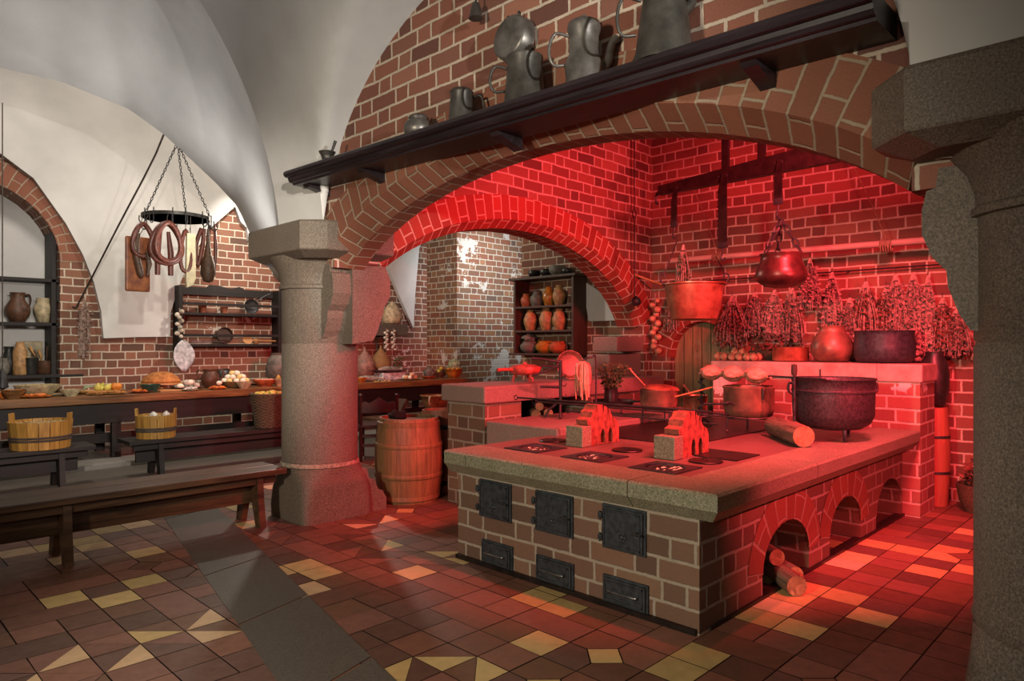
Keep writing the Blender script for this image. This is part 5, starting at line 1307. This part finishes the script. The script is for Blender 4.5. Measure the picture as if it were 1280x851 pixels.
MB().lathe(hollow([(.09, 0), (.1, .01), (.11, .16), (.115, .18)], .007), n=24).build('pot', 'clay_brown', e)
for k in range(12):
    a = k*.6; MB().tube([(.03*math.cos(a), .03*math.sin(a), .02), (.09*math.cos(a), .05*math.sin(a), .2), (.17*math.cos(a), .07*math.sin(a), .27+.05*(k % 3))], [.006, .006, .018], 6).build('spoon', 'wood_light' if k % 2 else 'wood_rack', e)
vessel('dark_bucket', [(.07, 0), (.075, .02), (.09, .2), (.095, .22)], 'clay_dark', np_(38, 0, 10.95), 'dark tall beaker between bottle and utensil pot', 'beaker')
e = thing('herb_bundle', 'brown bundle of dried herbs hanging on the brick between niche and plaster', 'herbs', (2.62, 10.66, onY(96, 372, 10.7).z))
m = MB(); rnd = random.Random(3)
for k in range(26): a = rnd.random()*6.3; L_ = .3+.55*rnd.random(); m.tube([(0, 0, 0), (.05*math.cos(a), .03*math.sin(a), -L_*.4), (.07*math.cos(a), .04*math.sin(a), -L_)], .006, 4)
m.build('stems', 'dry_straw', e); leafy(MB(), 200, (0, 0), .09, -.8, -.1, .05, 8).build('foliage', 'dry_leaf', e)
MB().tube([(0, .0, 0), (0, .14, .02)], .008, 5).build('nail', 'iron', e)
# plate rack on the brick wall
zl, zu = onY(290, 425, 10.6).z, onY(290, 387, 10.6).z
x0, x1 = onY(222, 400, 10.6).x, onY(350, 400, 10.6).x
e = thing('plate_rack', 'dark open wooden plate rack hung on the brick back wall', 'rack', (x0, 10.55, 0))
W = x1-x0; zt = onY(290, 365, 10.6).z
MB().box(0, .06, 0, .24, zl-.22, zt+.06, bev=.005).build('side_board', 'wood_black', e); MB().box(W-.05, W+.01, 0, .24, zl-.22, zt+.06, bev=.005).build('side_board', 'wood_black', e)
for z in (zl-.05, zu-.05): 
    MB().box(.06, W-.05, .02, .24, z-.05, z-.01, bev=.004).build('shelf_board', 'wood_black', e)
    MB().box(.06, W-.05, -.005, .015, z+.1, z+.14, bev=.003).build('rail', 'wood_black', e)
tpz = [(.06, zt+.06), (.06, zt-.06), (W-.05, zt-.06), (W-.05, zt+.06), (W*.68, zt+.06), (W*.62, zt+.1), (W*.55, zt+.07), (W*.5, zt+.07), (W*.42, zt+.1), (W*.33, zt+.1), (W*.3, zt+.06)]
MB().prism(tpz, cXZ, .2, .235).build('top_board', 'wood_black', e)
def rk(px, lower, y=10.66): return (onY(px, 400, y).x, y, (zl if lower else zu)-.059)
cup = vessel('copper_cup', [(.05, 0), (.055, .01), (.06, .1), (.068, .11)], 'copper', rk(253, False), 'left copper cup on the upper rack shelf', 'cup')
vessel('copper_cup', [(.045, 0), (.05, .01), (.055, .09), (.062, .1)], 'copper', rk(280, False), 'right copper cup on the upper rack shelf', 'cup')
e = thing('frying_pan', 'round black pan standing in the upper shelf of the rack', 'pan', (rk(314, False)[0], 10.65, rk(314, False)[2]+.12))
MB().lathe(hollow([(.09, 0), (.115, .03), (.12, .04)], .004), T(0, .03, 0, PI/2-.1, 0, 0), 32).build('bowl', 'iron', e); MB().tube([(.08, -.0, .08), (.2, -.02, .17), (.3, -.03, .22)], .01, 6).build('handle', 'iron', e)
e = thing('sieve', 'round wooden sieve standing in the lower shelf of the rack', 'sieve', (rk(281, True)[0], 10.65, rk(281, True)[2]+.13))
MB().lathe(hollow([(.12, 0), (.125, .05)], .006), T(0, .04, 0, PI/2-.08, 0, 0), 32).build('frame', 'wood_rack', e)
e = thing('wooden_spoon', 'big light wooden spoon lying in the lower shelf of the rack', 'spoon', (rk(307, True)[0], 10.6, rk(307, True)[2]+.06))
MB().lathe([(.0005, -.01), (.06, 0), (.065, .015), (.0005, .012)], T(0, 0, 0, PI/2-.3, 0, 0), 20, sx=1.2).build('bowl', 'wood_light', e); MB().tube([(.06, 0, 0), (.25, .01, -.01), (.48, .02, -.015)], [.014, .011, .013], 8).build('handle', 'wood_light', e)
e = thing('knife', 'grey long-handled knife lying at the left of the lower rack shelf', 'knife', (rk(238, True)[0], 10.62, rk(238, True)[2]+.03))
MB().box(0, .3, -.003, .003, -.015, .02).build('blade', 'steel', e); MB().tube([(.3, 0, 0), (.48, 0, .0)], .016, 8).build('handle', 'wood_rack', e)
o = MB().lathe([(.03, 0), (.045, .03), (.02, .06), (.022, .09)], n=16).build('wooden_figure', 'wood_light', None, rk(320, True, 10.72)); tag(o, 'small turned wooden cup behind the spoon on the rack', 'cup')
q = onY(224, 385, 10.5); braid((q.x, 10.49, q.z), .42, 9, .035, 'garlic', 'string of garlic hanging on the left side of the plate rack', None, 'garlic_string')
q = onY(228, 425, 10.48)
e = thing('hanging_cloth', 'white folded cloth hanging from the lower left corner of the rack', 'cloth', (q.x, 10.46, q.z))
m = MB(); vs = []
for j in range(9):
    t = j/8; w_ = .02+.13*math.sin(PI*min(1, t*1.05))**.7*(1 if t < .99 else .1)
    for i in range(9): u = -1+2*i/8; vs.append((w_*u+.03*t, .02*math.sin(3*u+4*t), -.46*t))
m.add(vs, [(j*9+i, j*9+i+1, j*9+10+i, j*9+9+i) for j in range(8) for i in range(8)], None, True)
co_ = m.build('cloth', 'cloth_white', e); md = co_.modifiers.new('th', 'SOLIDIFY'); md.thickness = .01
MB().tube([(0, 0, 0), (.0, .05, .06)], .006, 5).build('loop', 'twine', e)

# hanging iron ring with smoked meat
RC = onY(220, 272, 8.0); RR = .345
AP = onY(222, 178, 8.0)
e = thing('hanging_iron_ring', 'round iron hoop hanging on three chains from the white vault', 'iron hoop', (RC.x, 8.0, RC.z))
MB().lathe([(RR-.012, -.017), (RR, -.017), (RR, .017), (RR-.012, .017), (RR-.012, -.017)], n=56).build('hoop', 'pewter_dark', e)
top = Vector((AP.x-RC.x, 0, AP.z-RC.z))
for k in range(3):
    a = (2.36, -.52, .9)[k]; chain((RR*math.cos(a), RR*math.sin(a), .03), top, 'chain', 'iron', e, .026, .0045)
MB().tube([top+Vector((0, 0, -.02)), top+Vector((0, 0, .03)), top+Vector((-.03, 0, .07)), top+Vector((-.035, 0, .03))], .007, 6).tube([top+Vector((-.03, 0, .07)), top+Vector((-.03, 0, .4))], .004, 5).build('top_hook', 'iron', e)
hk_a = [-2.9, -2.55, -2.0, -1.65, -1.1, -.8, -.35, .3, 1.2, 2.2]
for a in hk_a:
    c, s_ = math.cos(a), math.sin(a); r = RR+.012
    MB().tube([(r*c, r*s_, .05), (r*c, r*s_, -.05), ((r+.0)*c, r*s_, -.09), ((r+.03)*c, (r+.03)*s_, -.12), ((r+.06)*c, (r+.06)*s_, -.09), ((r+.06)*c, (r+.06)*s_, -.04)], .006, 6).build('hook', 'iron', e)
def hp(a): r = RR+.035; return Vector((RC.x+r*math.cos(a), 8.0+r*math.sin(a), RC.z-.112))
def loop_pts(w_, h, n=22, tw=0.): return [(w_*math.sin(t)*(1-.25*math.cos(t)), .012*math.sin(2*t)+tw*math.sin(t), -h/2+h/2*math.cos(t)) for t in [2*PI*k/n for k in range(n)]]
def at_px(px, y, py): q = onY(px, py, y); return Vector((q.x, y, q.z))
p = hp(-2.9)
e = thing('smoked_bacon', 'flat slab of golden-brown smoked bacon, leftmost on the iron hoop', 'bacon', at_px(172, 7.98, 296))
MB().box(-.12, .12, -.025, .025, -.58, 0, bev=.02).build('slab', 'bacon', e); MB().tube([(.0, 0, -.01), (.04, .0, .06), (.06, -.01, .1)], .004, 5).build('string', 'twine', e)
e = thing('sausage_ring', 'dark looped sausage hanging in front of the bacon slab', 'sausage', at_px(179, 7.86, 280))
MB().tube(loop_pts(.1, .34), .026, 10, closed=True).build('loop', 'sausage', e); MB().tube([(-.04, .02, -.1), (-.06, .03, -.3), (-.02, .02, -.52), (-.03, .02, -.56)], [.02, .034, .034, .01], 10).tube([(.03, -.03, -.28), (.05, -.03, -.42), (.03, -.03, -.54)], [.02, .03, .01], 8).build('link', 'ham', e)
e = thing('sausage_ring', 'wide double sausage loop hanging at the middle of the iron hoop', 'sausage', at_px(208, 7.66, 279))
MB().tube(loop_pts(.15, .42), .027, 10, closed=True).build('loop', 'sausage', e); MB().tube([(.0, -.06, 0)]+[(x, -.06, z) for x, y, z in loop_pts(.12, .4)[1:]], .026, 10, closed=True).build('loop', 'sausage', e)
for dx in (-.07, .06): MB().tube([(dx*.6, .05, -.08), (dx, .05, -.3), (dx, .05, -.54)], [.018, .03, .026], 10).build('link', 'sausage', e)
e = thing('sausage_ring', 'thin narrow sausage loop left of the pale lard strip', 'sausage', at_px(232, 7.66, 288))
MB().tube(loop_pts(.05, .44), .02, 10, closed=True).build('loop', 'sausage', e)
e = thing('lard_strip', 'long pale cream strip of lard hanging from the hoop', 'lard', at_px(238, 7.66, 292))
MB().prism([(-.04, 0), (.045, 0), (.05, -.48), (.02, -.55), (-.04, -.58), (-.05, -.5)], cXZ, -.02, .02).build('strip', 'lard', e); MB().tube([(0, 0, 0), (-.005, 0, .06)], .004, 5).build('string', 'twine', e)
e = thing('smoked_ham', 'brown netted ham at the right end of the iron hoop', 'ham', at_px(260, 7.82, 286))
MB().lathe([(.0005, -.6), (.05, -.585), (.08, -.5), (.075, -.4), (.04, -.28), (.02, -.15), (.012, 0)], n=18).build('ham', 'ham', e)
MB().tube([(-.06, .03, 0), (-.12, .03, -.2), (-.1, .03, -.42), (-.05, .03, -.2), (-.03, .03, 0)], .024, 8).build('sausage', 'sausage', e)
e = thing('sausage_pair', 'pair of long dry sausages behind the ham on the hoop', 'sausage', at_px(265, 7.98, 282))
for dx in (-.03, .03): MB().tube([(dx, 0, 0), (dx*1.4, 0, -.25), (dx, 0, -.5)], [.014, .024, .014], 8).build('link', 'sausage', e)
for o_ in [x for x in COL.objects if x.parent is None and x.name.split('.')[0] in ('smoked_bacon', 'sausage_ring', 'lard_strip', 'smoked_ham', 'sausage_pair')]:
    dx, dy = o_.location.x-RC.x, o_.location.y-8.0; L_ = math.hypot(dx, dy)
    q = Vector((RC.x+dx/L_*RR, 8.0+dy/L_*RR, RC.z-.03))-o_.location
    MB().tube([(0, 0, -.01), q], .004, 5).build('string', 'twine', o_)
# slack rope from the vault to the cleat on the wall
a, b = onY(206, 165, 8.3), onY(95, 385, 10.66)
e = thing('pulley_rope', 'long taut cord running from the vault down to the brick wall beside the niche', 'rope', a)
MB().tube([(0, 0, .6), (0, 0, 0), (b-a)*.5+Vector((0, 0, -.02)), b-a], .011, 6).build('cord', 'twine', e)
MB().tube([b-a, b-a+Vector((0, .14, .02))], .012, 6).build('cleat', 'iron', e)
e = thing('plumb_line', 'dark vertical weighted line hanging at the left edge before the niche', 'rope', (onY(3, 300, 9.9).x, 9.9, onY(3, 300, 9.9).z))
MB().tube([(0, 0, 1.6), (0, 0, -1.55)], .007, 6).build('cord', 'twine', e); MB().lathe([(.0005, -1.75), (.06, -1.72), (.05, -1.6), (.01, -1.5)], n=14).build('weight', 'iron', e)

# wall shelf with jars seen through the second arch
zr0, zr1 = 1.32, 2.36
e = thing('jar_cabinet', 'dark open wooden wall cabinet of clay jars seen through the second arch', 'cabinet', (7.15, 5.88, 0))
MB().box(0, .3, 0, .035, zr0-.0, zr1, bev=.004).build('side_board', 'wood_rack', e); MB().box(0, .3, 1.08, 1.115, zr0, zr1, bev=.004).build('side_board', 'wood_rack', e)
MB().box(-.04, .3, -.06, 1.18, zr1, zr1+.035, bev=.005).build('top_board', 'wood_rack', e); MB().box(-.02, .3, -.04, 1.2, zr0-.03, zr0, bev=.005).build('shelf_board', 'wood_rack', e)
zs1, zs2 = 1.645, 1.985
for z in (zs1, zs2): MB().box(0, .3, .035, 1.08, z-.03, z, bev=.004).build('shelf_board', 'wood_rack', e)
P1 = [(.06, 0), (.07, .01), (.09, .08), (.085, .13), (.05, .17), (.055, .2)]
P2 = [(.06, 0), (.065, .01), (.095, .1), (.1, .16), (.07, .24), (.045, .27), (.055, .3)]
P3 = [(.06, 0), (.11, .05), (.115, .09), (.08, .13), (.085, .14)]
def cj(px, z, prof, mat, label, sc=1., hs=0):
    y = onX(px, 400, 7.28).y; 
    return tjug(0, 0, prof, mat, label, (1,) if hs else (), .2, loc=(7.28, y, z+.001), sc=sc, name='clay_jar', cat='jar')
cj(658, zs2, P1, 'clay_red', 'small reddish jar, first on the top shelf of the jar cabinet', .95)
cj(671, zs2, P1, 'clay_grey', 'greyish handled jar, second on the top shelf of the jar cabinet', 1.05, 1)
cj(686, zs2, P2, 'clay_ochre', 'shiny ochre jug, third on the top shelf of the jar cabinet', .88, 1)
cj(699, zs2, P2, 'clay_tan', 'tan jug beside the right board on the cabinet top shelf', .92)
cj(663, zs1, P2, 'clay_tan', 'round-shouldered tan jar, first on the middle cabinet shelf', .98)
cj(683, zs1, P2, 'clay_tan', 'broad two-eared tan jar in the middle of the middle cabinet shelf', 1.03, 1)
cj(699, zs1, P2, 'clay_tan', 'tan jar beside the right board on the middle cabinet shelf', .98)
cj(662, zr0, P3, 'clay_grey', 'grey pot with a dried mushroom heap on the lowest cabinet shelf', 1.2)
o = MB().ball((0, 0, .06), .09, 1, 1, .7, 16, 10, None, .6, 2).build('dried_mushrooms', 'clay_grey', None, (7.28, onX(662, 400, 7.28).y, zr0+.15)); tag(o, 'grey heap of dried mushrooms on the lowest cabinet shelf', 'mushrooms')
cj(682, zr0, P3, 'clay_ochre', 'squat shiny ochre pot on the lowest cabinet shelf', 1.25)
cj(698, zr0, P3, 'clay_red', 'reddish pot beside the right board on the lowest cabinet shelf', 1.2)
for px, sc, mt, lab in ((668, .95, 'clay_dark', 'left dark bowl on top of the jar cabinet'), (683, .95, 'clay_dark', 'middle dark bowl on top of the jar cabinet'), (697, 1.25, 'clay_grey', 'largest grey bowl on top of the jar cabinet'), (709, .8, 'clay_dark', 'small dark bowl at the right end on top of the jar cabinet')):
    y = onX(px, 400, 7.28).y; vessel('bowl', [(.05*sc, 0), (.09*sc, .04*sc), (.1*sc, .08*sc), (.085*sc, .11*sc)], mt, (7.28, y, zr1+.036), lab, 'bowl')
q = onX(641, 392, 7.3); braid((7.3, 7.07, q.z+.1), .5, 12, .03, 'garlic', 'string of garlic hanging left of the jar cabinet', None, 'garlic_string')
